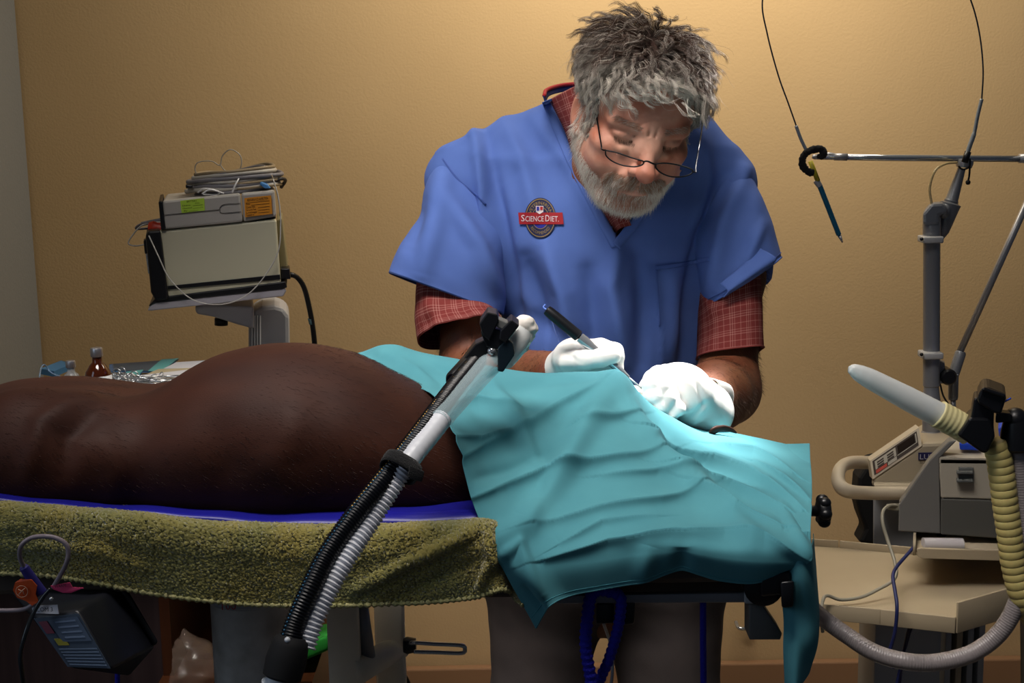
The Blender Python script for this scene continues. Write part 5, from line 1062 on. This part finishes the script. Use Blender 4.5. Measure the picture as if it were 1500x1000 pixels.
# keypad panel lying on the slope, seen at a low angle
def qd(u, v):   # u along slope 0..1, v front->back 0..1
    a = P(1278, 699, Yf) * (1 - u) + P(1350, 650, Yf) * u; return a + np.array([0, (Yb - Yf) * v, .0]) + np.array([0, 0, .002])
slope_up = np.array([0, 0, .003])
def face(u0, u1, z0, z1, lift):    # raised fascia standing on the front edge of slope, leaning
    A0 = P(1278, 699, Yf - .001); A1 = P(1350, 650, Yf - .001); al = A1 - A0; up = np.array([-.002, .012, .028])
    return [A0 + al * u0 + up * z0 + [0, -lift, 0], A0 + al * u1 + up * z0 + [0, -lift, 0], A0 + al * u1 + up * z1 + [0, -lift, 0], A0 + al * u0 + up * z1 + [0, -lift, 0]]
MB().prism(face(-.0, 1.0, -.1, .92, 0), (0, .02, 0)).done('fascia', mat('laser_cream_light', 'b9ad98', .5), LZ, smooth=False)
kp_ = MB().prism(face(.04, .94, .05, .82, .001), (0, .001, 0)).done('keypad_panel', mat('keypad_brown', '35281e', .4), LZ, smooth=False)
MB().prism(face(.08, .50, .30, .74, .002), (0, .001, 0)).done('key_field', mat('key_ivory', 'a59f92', .5), kp_, smooth=False)
MB().prism(face(.54, .88, .32, .74, .002), (0, .001, 0)).done('display', mat('display_dark', '241c16', .15), kp_, smooth=False)
MB().prism(face(.52, .91, .25, .28, .002), (0, .001, 0)).done('display_line', mat('key_ivory', '', .5), kp_, smooth=False); MB().prism(face(.90, .92, .25, .74, .002), (0, .001, 0)).done('display_line', mat('key_ivory', '', .5), kp_, smooth=False)
MB().prism(face(.08, .30, .08, .26, .002), (0, .001, 0)).done('stop_key', mat('red_key', 'a83c2c', .5), kp_, smooth=False); MB().prism(face(.32, .50, .08, .26, .002), (0, .001, 0)).done('key_field', mat('key_ivory', '', .5), kp_, smooth=False)
for i in range(3):
    for j in range(2):
        if not (i == 0 and j == 0) or 1: MB().prism(face(.12 + .2 * j, .25 + .2 * j, .34 + .13 * i, .40 + .13 * i, .003), (0, .001, 0)).done('key', mat('keypad_brown', '', .4), kp_, smooth=False)
lg = slab('nameplate', [(1345, 663), (1392, 662), (1392, 674), (1345, 674)], Yf - .002, Yf, mat('nameplate_navy', '1b1c4c', .5), LZ, .0003)
textmesh('nameplate_word', 'LUX', P(1346.5, 672.5, Yf - .003), (1, 0, 0), (0, 0, 1), .0125, mat('nameplate_ink', 'a8a6b0', .5), lg, width=.026)
textmesh('nameplate_word', 'Surgical', P(1347, 679, Yf - .003), (1, 0, 0), (0, 0, 1), .006, mat('nameplate_ink2', '4a4640', .5), lg, width=.026)
hd = crp([(1300, 700, Yf + .06), (1290, 681, Yf + .04), (1262, 677, Yf + .03), (1240, 679, Yf), (1229, 690, Yf - .03), (1229, 708, Yf - .05), (1242, 719, Yf - .06), (1275, 722, Yf - .04), (1330, 722, Yf - .03), (1380, 722, Yf - .03), (1440, 722, Yf - .03)], 120)
MB().tube(hd, .0122, 14, flat=.85).done('grab_handle', mat('laser_cream_light', '', .5), LZ)
slab('base_skirt', [(1278, 710), (1440, 710), (1440, 728), (1290, 728)], Yf - .02, Yb, mat('laser_cream', '', .5), LZ, .005)
slab('pedestal', [(1279, 728), (1440, 728), (1440, 1040), (1279, 1040)], Yf + .03, Yb + .1, M_lgrey, LZ, .003)
bc_ = P(1364, 642, 2.28)
MB().lathe(bc_ - [0, 0, .01], (0, 0, .024), [(0, .021), (.3, .0235), (.5, .0235), (.7, .0185), (1, .016)], 40).done('arm_socket', M_steel, LZ, angle=30)
# articulated arm (fixed on the unit)
AR = thing('articulated_boom', 'tall grey metal articulated boom rising from the cream laser console', 'boom', bc_ + [0, 0, .014])
MB().lathe(P(1364, 640, 2.28), P(1365, 318, 2.28) - P(1364, 640, 2.28), [(0, .0150), (.18, .0150), (.182, .0145), (.235, .0125), (.24, .0140), (.9, .0140), (.905, .0148), (1, .0148)], 40).done('post', mat('post_steel', '8c8e93', .3, .45), AR, angle=30)
for py_ in (350, 519): MB().box(P(1363, py_, 2.272), (.034, .036, .011)).done('cable_clip', mat('clip_white', 'a9a9aa', .5), AR, bevel=.002); MB().cyl(P(1350, py_, 2.25), P(1350, py_, 2.256), .003).done('clip_screw', M_black, AR)
slab('elbow', [(1352, 330), (1352, 312), (1364, 298), (1381, 297), (1388, 304), (1388, 313), (1376, 316), (1376, 330)], 2.262, 2.298, M_dsteel, AR, .006)
MB().lathe(P(1376, 350, 2.30), P(1409, 246, 2.30) - P(1376, 350, 2.30), [(0, .006), (.12, .012), (.45, .0165), (.5, .0175), (.52, .0115), (.54, .0120), (.56, .0105), (1, .0065)], 32).done('upper_sleeve', M_dsteel, AR, angle=30)
MB().lathe(P(1381, 312, 2.28), P(1392, 296, 2.31) - P(1381, 312, 2.28), [(0, .010), (1, .009)], 20).done('link', M_dsteel, AR)
MB().lathe(P(1412, 240, 2.30) + [0, 0, -.006], (.002, 0, .014), [(0, .0125), (.5, .0145), (.9, .014), (1, .010)], 28).done('joint_cap', M_steel, AR, angle=30)
MB().tube(PL([(1196, 229, 2.30), (1300, 231, 2.30), (1540, 233, 2.30)]), .0055, 16).done('boom', M_chrome, AR); MB().cyl(P(1222, 229.5, 2.30), P(1241, 230, 2.30), .0062).done('boom_collar', M_steel, AR); MB().cyl(P(1493, 232, 2.30), P(1512, 232, 2.30), .0078).done('boom_collar', M_steel, AR)
MB().tube(crp([(1190, 229, 2.30), (1203, 231, 2.30), (1212, 227, 2.30), (1224, 229, 2.30)], 20), [.0035, .004, .0045, .004, .003, .0025, .002, .002, .0025, .003, .0035, .004, .0045, .005, .005, .005, .005, .005, .005, .005], 12).done('boom_tip', M_steel, AR)
MB().lathe(P(1404, 520, 2.32), P(1530, 240, 2.30) - P(1404, 520, 2.32), [(0, .0060), (1, .0060)], 20).done('diagonal_rod', M_steel, AR)
MB().lathe(P(1397, 548, 2.32), P(1408, 514, 2.32) - P(1397, 548, 2.32), [(0, .0095), (.9, .0095), (1, .0075)], 24).done('rod_socket', M_dsteel, AR, angle=30)
MB().lathe(P(1396, 585, 2.31), P(1397, 548, 2.31) - P(1396, 585, 2.31), [(0, .0075), (.1, .0085), (1, .0085)], 24).done('lower_link', M_dsteel, AR, angle=30); MB().cyl(P(1396, 604, 2.31), P(1396, 585, 2.31), .005).done('link_pin', M_steel, AR)
MB().lathe(P(1391, 553, 2.27), (0, .04, 0), [(0, .011), (.1, .014), (.9, .014), (1, .012)], 28).done('joint_knob', M_black, AR, angle=30)
slab('side_bracket', [(1374, 527), (1384, 532), (1384, 562), (1374, 562)], 2.28, 2.30, M_dsteel, AR)
cable('arm_wire', [(1377, 562, 2.30), (1382, 580, 2.30), (1392, 596, 2.30), (1400, 612, 2.30)], .0016, mat('cable_dark', '', .5), 'short dark wire beside the base of the metal post', 30)
cable('air_tube', [(1365, 300, 2.27), (1362, 275, 2.27), (1370, 250, 2.27), (1385, 240, 2.28), (1402, 238, 2.29)], .0022, clearish('air_tube_plastic', 'b9a578', .7), 'thin clear tube curving up to the boom joint', 50, cat='tubing')
# fibre loop
FB = thing('optical_fiber', 'long thin fibre loop arching above the boom, tied to its joint', 'fibre', P(1412, 240, 2.28))
MB().tube(crp([(1414, 235, 2.27), (1420, 215, 2.27), (1427, 195, 2.27), (1432, 170, 2.27), (1438, 145, 2.27)], 40), [.0040 if i < 18 else .0032 for i in range(40)], 10).done('strain_relief', mat('silver_sleeve', '8f959a', .4, .3), FB)
MB().tube(crp([(1438, 148, 2.27), (1440, 100, 2.27), (1434, 45, 2.27), (1420, -5, 2.27), (1390, -70, 2.27), (1330, -130, 2.27), (1260, -140, 2.27), (1180, -110, 2.27), (1135, -55, 2.27), (1117, 0, 2.27), (1124, 50, 2.27), (1140, 110, 2.27), (1155, 152, 2.27), (1167, 186, 2.27)], 220), .0013, 8).done('fibre_cable', mat('fiber_dark', '3c3f42', .4, .4), FB)
MB().tube(crp([(1166, 184, 2.27), (1173, 203, 2.27), (1182, 222, 2.27)], 20), .0028, 10).done('strain_relief', mat('silver_sleeve', '', .4), FB)
MB().tube(crp([(1404, 243, 2.262), (1410, 248, 2.262), (1420, 244, 2.262), (1421, 232, 2.262), (1420, 255, 2.262), (1418, 266, 2.262)], 36), .0016, 8).done('zip_tie', M_blackm, FB); MB().sphere(P(1418, 267, 2.262), .0042, 12, 8).done('tie_end', M_blackm, FB)
MB().cyl(P(1413, 238, 2.265), P(1418, 222, 2.265), .0055).done('fiber_boot', M_black, FB)
HP = thing('laser_handpiece', 'blue pen-shaped handpiece with yellow tag hanging from boom tip', 'handpiece', P(1210, 290, 2.27))
d0, d1 = P(1200, 270, 2.27), P(1232, 352, 2.27)
MB().lathe(d0, d1 - d0, [(0, .0045), (.9, .0043), (.905, .0030), (1.0, .0012)], 20).done('barrel', mat('barrel_blue', '1d5a78', .3, .3), HP, angle=30); MB().lathe(P(1195, 264, 2.27), d0 - P(1195, 264, 2.27) + (d1 - d0) * .03, [(0, .0045), (.2, .0055), (1, .0050)], 20).done('collar', M_steel, HP, angle=30)
MB().cyl(P(1230, 345, 2.27), P(1234, 355, 2.27), .0032, .0012).done('nozzle', M_steel, HP); MB().lathe(P(1187, 236, 2.268), P(1198, 265, 2.268) - P(1187, 236, 2.268), [(0, .004), (1, .0042)], 12).done('yellow_tag', mat('tag_yellow', 'a89a22', .5), HP)
VS = MB().tube(crp([(1200, 231, 2.27), (1206, 226, 2.262), (1204, 219, 2.262), (1192, 219, 2.262), (1180, 225, 2.26), (1175, 236, 2.26), (1178, 246, 2.262), (1188, 253, 2.265), (1194, 250, 2.27)], 60), .0062, 10, flat=.5)
V = np.array(VS.v); V = V + RNG.normal(size=V.shape) * .0005; o = mobj('velcro_tie', V, VS.f, mat('velcro_black', '', .9)); tag(o, 'black fuzzy strap tying the blue handpiece to boom tip', 'strap')
tri_ = thing('coiled_hose_behind', 'black curved plastic shell behind the cream grab handle', 'hose guard', P(1275, 760, 2.5)); 
MB().prism(PL([(1255, 735, 2.42), (1258, 700, 2.42), (1275, 675, 2.42), (1300, 670, 2.42), (1300, 800, 2.42), (1258, 795, 2.42), (1268, 775, 2.42), (1260, 755, 2.42)]), (0, .05, 0)).done('shell', M_blackm, tri_, smooth=False, bevel=.006); tri_.name = 'hose_guard'; ORG['hose_guard'] = ORG['coiled_hose_behind']

# ================================================================== trolley shelf with the suction console
SH = thing('trolley', 'cream metal trolley with a wide lipped shelf at lower right', 'trolley', P(1330, 1000, 2.05) * [1, 1, 0])
M_sh = mat('trolley_cream', 'a99a80', .5, c2='a3947a', nscale=9)
zs = .672
def onshelf(px, py, z=zs): d = P(px, py, 2.0) - CAM; t_ = (z - CAM[2]) / d[2]; return CAM + d * t_
pl = [onshelf(*q) for q in [(1150, 796), (1240, 802), (1345, 812), (1560, 812), (1560, 858), (1400, 905), (1290, 893), (1150, 880)]]
MB().prism(pl, (0, 0, -.004)).done('shelf', M_sh, SH, smooth=False)
def lip(pts, h, name='lip'):
    for a, b_ in zip(pts[:-1], pts[1:]):
        a, b_ = np.array(a), np.array(b_); dr_ = b_ - a; n_ = np.array([dr_[1], -dr_[0], 0]); n_ = n_ / np.linalg.norm(n_) * .0035
        MB().hexa([a - [0, 0, .006], b_ - [0, 0, .006], b_ + [0, 0, h], a + [0, 0, h]], [a - [0, 0, .006] + n_, b_ - [0, 0, .006] + n_, b_ + [0, 0, h] + n_, a + [0, 0, h] + n_]).done(name, M_sh, SH, bevel=.001)
lip([pl[0], onshelf(1228, 801)], .012); lip([onshelf(1230, 801.3), pl[2]], .012)
f0, f1, f2, f3 = pl[7], pl[6], pl[5], pl[4]
lip([f0 - [0, 0, .016], f1 - [0, 0, .016], f2 - [0, 0, .016]], .018); lip([f2 - [0, 0, .016], f3 - [0, 0, .016]], .040)
MB().box(P(1307, 960, 2.10) * [1, 1, 0] + [.01, 0, .335], (.105, .10, .66)).done('column', M_lgrey, SH, bevel=.002)
for xx in (1380, 1396, 1412, 1428): MB().box(P(xx, 960, 2.16) * [1, 1, 0] + [0, 0, .33], (.010, .06, .64)).done('column_rail', M_lgrey if xx != 1396 else M_sh, SH, bevel=.001)
MB().box(P(1355, 960, 2.12) * [1, 1, 0] + [0, 0, .05], (.5, .4, .04)).done('base', M_lgrey, SH, bevel=.01)
slab('wall_post', [(1494, 890), (1520, 890), (1520, 1050), (1496, 1050)], 2.20, 2.24, M_sh, SH)
# small upper tray
UT = thing('upper_tray', 'small lipped cream tray holding the grey suction console', 'tray', P(1420, 800, 2.0))
Yt = 1.93; zt = P(1400, 806, Yt)[2]; pts = [P(1337, 806, Yt), P(1560, 813, Yt)]
a = [P(1340, 808, Yt), P(1600, 816, Yt)]; MB().hexa([a[0], a[1], a[1] + [.1, .27, 0], a[0] + [.083, .27, 0]], [a[0] + [0, 0, .004], a[1] + [0, 0, .004], a[1] + [.1, .27, .004], a[0] + [.083, .27, .004]]).done('tray_plate', M_sh, UT)
slab('front_lip', [(1343, 804), (1350, 803), (1600, 810), (1600, 825), (1352, 818), (1344, 815)], Yt - .006, Yt, M_sh, UT, .001)
kx_ = a[0][0] / a[0][1] * .27
MB().hexa([a[0] + [0, -.004, -.004], a[0] + [kx_, .27, -.004], a[0] + [kx_, .27, .018], a[0] + [0, -.004, .018]], [a[0] + [-.004, -.004, -.004], a[0] + [kx_ - .004, .27, -.004], a[0] + [kx_ - .004, .27, .018], a[0] + [-.004, -.004, .018]]).done('side_lip', M_sh, UT)
MB().box(a[0] + [.14, .30, -.05], (.1, .05, .1)).done('support_bracket', M_lgrey, UT)
# console
CN = thing('suction_console', 'two-tone grey and cream console box with a finger latch, lower right', 'console', P(1420, 795, 2.0))
Yc = 1.96
slab('rear_body', [(1332, 776), (1332, 748), (1384, 694), (1560, 696), (1560, 780)], Yc + .03, Yc + .20, mat('console_side', '6e6c68', .5), CN, .003)
slab('side_panel', [(1316, 778), (1317, 738), (1362, 673), (1390, 646), (1402, 645), (1376, 671), (1378, 782)], Yc + .004, Yc + .03, mat('console_side', '', .5), CN, .002)
slab('front_lower', [(1378, 730), (1560, 736), (1560, 795), (1378, 783)], Yc, Yc + .06, mat('console_dark', '55544f', .5), CN, .002)
slab('front_upper', [(1376, 671), (1560, 673), (1560, 735), (1378, 729)], Yc, Yc + .05, mat('console_cream', 'a79f90', .5), CN, .002)
MB().prism([P(1376, 670.5, Yc), P(1560, 672, Yc), P(1560, 646, Yc + .09), P(1402, 644.5, Yc + .09)], (0, 0, -.008)).done('top_slope', mat('console_cream', '', .5), CN, smooth=False)
lt = slab('latch', [(1404, 685), (1426, 685), (1426, 705), (1404, 705)], Yc - .006, Yc, M_grey, CN, .001)
for yy in (691, 703): slab('latch_ridge', [(1401, yy), (1425, yy), (1426, yy + 3.5), (1401, yy + 3.5)], Yc - .013, Yc, M_grey, lt, .001)
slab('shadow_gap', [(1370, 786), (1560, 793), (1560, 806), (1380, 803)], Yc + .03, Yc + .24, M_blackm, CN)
o = slab('blue_box', [(1405, 649), (1436, 650), (1436, 660), (1406, 659)], Yc + .02, Yc + .05, mat('royal_blue', '1c42b8', .5), None); tag(o, 'small bright blue block on top of the grey console', 'box')
o = slab('blue_box', [(1462, 627), (1530, 612), (1530, 640), (1464, 642)], Yc + .04, Yc + .10, mat('royal_blue', '', .5), None); tag(o, 'blue block half hidden behind the black swivel joint', 'box')
o = MB().cyl(P(1352, 796, Yt + .014), P(1410, 797, Yt + .014), .0092).done('paper_roll', mat('paper_roll_white', 'c2bcbc', .7), None, angle=40); tag(o, 'white paper roll lying on the small tray', 'paper roll')
# cables at the right
M_cw = mat('cable_cream', '8d8878', .5)
c1 = cable('flat_cable', [(1318, 741, 1.99), (1304, 740, 1.98), (1294, 748, 1.97), (1293, 765, 1.96), (1300, 790, 1.95), (1310, 820, 1.93), (1313, 838, 1.91), (1308, 850, 1.90), (1288, 862, 1.89), (1262, 874, 1.88), (1232, 878, 1.875), (1212, 872, 1.87), (1205, 880, 1.86), (1203, 905, 1.85), (1205, 925, 1.86)], .0026, M_cw, 'cream cable drooping from console across the wide shelf', 110)
MB().hexa(PL([(1298, 738, 1.985), (1318, 737, 1.985), (1318, 748, 1.985), (1300, 746, 1.985)]), PL([(1298, 738, 2.0), (1318, 737, 2.0), (1318, 748, 2.0), (1300, 746, 2.0)])).done('plug', M_cw, c1, bevel=.001)
M_cb = mat('cable_navy', '1c2452', .5)
cable('blue_cable', [(1350, 785, 2.0), (1335, 805, 1.94), (1315, 828, 1.90), (1308, 843, 1.87), (1311, 865, 1.84), (1314, 890, 1.82), (1311, 925, 1.82), (1303, 955, 1.825), (1302, 972, 1.80), (1310, 977, 1.78)], .0026, M_cb, 'navy cable hanging over the front edge of the wide shelf', 90)
cable('blue_cable', [(1340, 900, 2.0), (1330, 925, 1.95), (1324, 955, 1.90), (1316, 990, 1.9), (1308, 1030, 1.9)], .0024, M_cb, 'navy cable below shelf, left strand of the crossing pair', 60)
cable('blue_cable', [(1348, 905, 2.02), (1335, 920, 1.97), (1327, 945, 1.93), (1322, 962, 1.92), (1318, 1000, 1.93)], .0024, M_cb, 'navy cable below shelf, right strand of the crossing pair', 60)

# ================================================================== right nozzle arm
RN = thing('smoke_nozzle', 'clear suction nozzle held in a large black clamp at right', 'nozzle', P(1340, 600, 1.60))
n0, n1, n2, n3 = P(1256, 545, 1.60), P(1378, 606, 1.60), P(1374, 604, 1.60), P(1420, 632, 1.60)
L = np.array([P(1243, 541, 1.60), P(1250, 542, 1.60), P(1262, 548, 1.60), P(1300, 568, 1.60), P(1340, 589, 1.60), P(1384, 612, 1.60)]); L = crom(L, 50)
rr = np.interp(np.linspace(0, 1, 50), [0, .03, .1, .2, .6, 1], [.004, .0075, .0105, .0125, .0150, .0160])
MB().tube(L, rr, 30, flat=.8).done('clear_nozzle', clearish('nozzle_plastic', 'c8cbca', .80, .2), RN)
L = crom(np.array([P(1374, 606, 1.60), P(1398, 619, 1.60), P(1420, 632, 1.60)]), 90); M_yel = mat('yellow_hose_plastic', 'b9aa6c', .45, sss=.1)
MB().tube(L, .0170 + .0002 * np.sin(np.arange(90) * .5), 30).done('cuff', mat('cuff_cream', 'c2b888', .45), RN)
def hxr(n, a, Y0, Y1, bev=.004, m=None): return slab(n, a, Y0, Y1, m or M_black, RN, bev)
hxr('clamp_shell', [(1402, 638), (1420, 612), (1450, 612), (1458, 640), (1446, 664), (1438, 664)], 1.572, 1.622, .004)
hxr('clamp_neck', [(1421, 615), (1427, 582), (1457, 586), (1455, 640)], 1.575, 1.615, .003)
hxr('clamp_cap', [(1431, 583), (1438, 569), (1446, 567), (1473, 577), (1474, 584), (1466, 608), (1455, 605), (1434, 592)], 1.565, 1.62, .004)
hxr('cap_rim', [(1436, 572), (1441, 567), (1474, 578), (1472, 584)], 1.560, 1.566, .002)
hxr('link_bar', [(1460, 604), (1482, 606), (1482, 618), (1458, 620)], 1.585, 1.605, .002)
SJ = thing('swivel_joint', 'black swivel joint on grey hose at the right edge', 'joint', P(1492, 650, 1.60))
MB().sphere(P(1487, 614, 1.60), .0145, 24, 16).done('ball', M_black, SJ); MB().lathe(P(1490, 658, 1.60), P(1488, 612, 1.60) - P(1490, 658, 1.60), [(0, .0175), (.08, .0195), (.5, .0190), (1, .0140)], 32).done('cup', M_black, SJ, angle=30)
MB().tube(crp([(1468, 590, 1.59), (1475, 586, 1.60), (1481, 583, 1.60)], 8), .0012, 6).done('blue_tie', mat('royal_blue', '', .4), SJ)
yh = crp([(1455, 648, 1.60), (1462, 662, 1.60), (1468, 700, 1.60), (1473, 740, 1.60), (1479, 780, 1.60), (1486, 830, 1.60), (1500, 880, 1.60), (1525, 920, 1.62)], 1600); t_ = np.linspace(0, 1, 1600)
o = MB().tube(yh, .0147 + .0011 * np.abs(np.sin(t_ * math.pi * 27)) ** .7, 26).done('yellow_hose', M_yel, None); tag(o, 'pale yellow corrugated hose hanging below the black clamp', 'hose')
gh = crp([(1491, 655, 1.60), (1495, 690, 1.60), (1500, 760, 1.60), (1501, 820, 1.60), (1494, 870, 1.60), (1468, 922, 1.60), (1425, 956, 1.60), (1370, 970, 1.60), (1325, 968, 1.60), (1280, 955, 1.62), (1240, 930, 1.65), (1203, 903, 1.66), (1178, 880, 1.60), (1162, 862, 1.54), (1156, 842, 1.50)], 1400)
o = MB().tube(gh, .0109 + .00012 * np.sin(np.arange(1400) * 2 * math.pi / 6.5), 24).done('grey_hose', mat('grey_hose_plastic', '837c7c', .3), None); tag(o, 'thick grey hose sagging in a loop under the wide shelf', 'hose')

# ================================================================== black box hanging under the towel at left
BX = thing('pump_box', 'black device box with a tilted screen hanging below the towel', 'device', P(110, 930, 1.20))
fr_ = [P(46, 900, 1.16), P(114, 892, 1.15), P(166, 981, 1.13), P(101, 978, 1.14)]; bk_ = [P(12, 864, 1.24), P(176, 858, 1.27), P(230, 944, 1.25), P(190, 992, 1.24)]
MB().hexa(fr_, bk_).done('housing', mat('device_black', '16181f', .4), BX, bevel=.004)
MB().hexa(PL([(172, 862, 1.255), (186, 862, 1.255), (232, 940, 1.235), (226, 946, 1.235)]), PL([(172, 862, 1.275), (186, 862, 1.275), (232, 940, 1.255), (226, 946, 1.255)])).done('belt_clip', M_black, BX, bevel=.002)
lerp = lambda a, b_, t: a + (b_ - a) * t
def onf(u, v, l=.002): return lerp(lerp(fr_[0], fr_[1], u), lerp(fr_[3], fr_[2], u), v) + np.array([0, -l, 0])
def fq_(u0, v0, u1, v1, l=.002): return [onf(u0, v0, l), onf(u1, v0, l), onf(u1, v1, l), onf(u0, v1, l)]
sc_ = MB().prism(fq_(.02, .06, .98, .96), (0, .001, 0)).done('front_panel', mat('panel_slate', '3a4656', .35), BX, smooth=False)
MB().prism(fq_(.3, .10, .94, .50, .003), (0, .0005, 0)).done('printed_area', mat('panel_slate_light', '465468', .4), sc_, smooth=False)
MB().prism(fq_(.08, .12, .26, .34, .003), (0, .0005, 0)).done('red_key', mat('panel_red', '74283c', .4), sc_, smooth=False); MB().prism(fq_(.16, .44, .40, .56, .003), (0, .0005, 0)).done('yellow_key', mat('panel_yellow', '8a8428', .4), sc_, smooth=False)
for i in range(6): MB().prism(fq_(.12, .62 + .055 * i, .95, .64 + .055 * i, .003), (0, .0005, 0)).done('printed_line', mat('panel_line', '5a6a80', .4), sc_, smooth=False)
for i in range(4): MB().prism(fq_(.42, .14 + .09 * i, .86, .165 + .09 * i, .0036), (0, .0005, 0)).done('printed_line', mat('panel_line2', '6a7a92', .4), sc_, smooth=False)
lq = PL([(46, 887, 1.150), (84, 886, 1.150), (86, 899, 1.146), (48, 898, 1.146)])
lb_ = MB().prism(lq, (0, .001, 0)).done('port_label', mat('label_pale', 'a9adb8', .6), BX, smooth=False); textmesh('port_text', 'COM 3', P(53, 895.5, 1.1455), (1, 0, 0), (0, 0, 1), .0058, mat('ink_dark', '1a1c24', .6), lb_, width=.0145)
MB().sphere(P(75, 877, 1.17), .002, 10, 8).done('metal_pin', M_chrome, BX)
tb = thing('probe_cable', 'looped grey cable with purple plug and orange tag, lower left', 'cable', P(60, 850, 1.15))
MB().tube(crp([(36, 832, 1.15), (29, 815, 1.145), (32, 798, 1.14), (48, 787, 1.14), (75, 786, 1.14), (95, 795, 1.14), (100, 808, 1.14), (97, 825, 1.14), (88, 843, 1.145), (78, 860, 1.15)], 90), .0021, 10).done('cord', mat('cable_mauve', '8c8086', .35), tb)
MB().lathe(P(34, 829, 1.15), P(60, 868, 1.155) - P(34, 829, 1.15), [(0, .0032), (.05, .0042), (.5, .0048), (.8, .0052), (1, .0056)], 20).done('purple_plug', mat('plug_purple', '2f2a78', .45), tb, angle=30)
og = MB().prism(PL([(22, 853, 1.148), (30, 848, 1.148), (46, 849, 1.146), (54, 858, 1.146), (52, 870, 1.146), (56, 881, 1.146), (47, 887, 1.146), (38, 880, 1.147), (25, 875, 1.148), (19, 864, 1.148)]), (0, .0012, 0)).done('orange_tag', mat('tag_orange', 'c24a16', .5), tb, smooth=False)
c_ = P(32, 866, 1.145); th_ = np.linspace(0, 2 * math.pi, 33); MB().tube(np.array([c_ + [.0052 * math.cos(q), 0, .0052 * math.sin(q)] for q in th_]), .0003, 5, cap=False).done('tag_emblem', mat('tag_ink', 'd8a888', .5), og)
MB().tube(np.array([c_ + [-.003, 0, -.003], c_ + [0, 0, .0005], c_ + [.0032, 0, .0032]]), .0005, 5).done('tag_emblem', mat('tag_ink', '', .5), og); MB().tube(np.array([c_ + [-.003, 0, .002], c_ + [.001, 0, 0], c_ + [.002, 0, -.003]]), .0004, 5).done('tag_emblem', mat('tag_ink', '', .5), og)
pk_ = MB().prism(PL([(74, 858, 1.147), (102, 853, 1.144), (106, 860, 1.144), (122, 861, 1.142), (104, 868, 1.144), (92, 868, 1.145), (78, 863, 1.147)]), (0, .001, 0)).done('pink_tag', mat('tag_pink', 'c83a66', .5), tb, smooth=False)
textmesh('tag_text', 'WARM', P(80, 861, 1.1425), (1, 0, .12), (0, 0, 1), .004, mat('ink_dark', '', .6), pk_, width=.010)
cable('black_lead', [(74, 862, 1.15), (62, 876, 1.148), (48, 900, 1.14), (38, 925, 1.13), (30, 958, 1.125), (32, 985, 1.125), (38, 1020, 1.13)], .0019, mat('cable_black_gloss', '1b1f22', .2), 'glossy black lead hanging in front of the black device box', 70)
cable('grey_lead', [(50, 884, 1.15), (35, 892, 1.15), (10, 894, 1.15), (-30, 893, 1.15)], .0020, mat('cable_mauve', '', .35), 'grey lead leaving the frame left from the orange tag', 40)
cable('blue_lead', [(172, 975, 1.27), (172, 1000, 1.27), (172, 1040, 1.27)], .0026, mat('blue_webbing', '', .5), 'short blue cord below the black device box', 12)
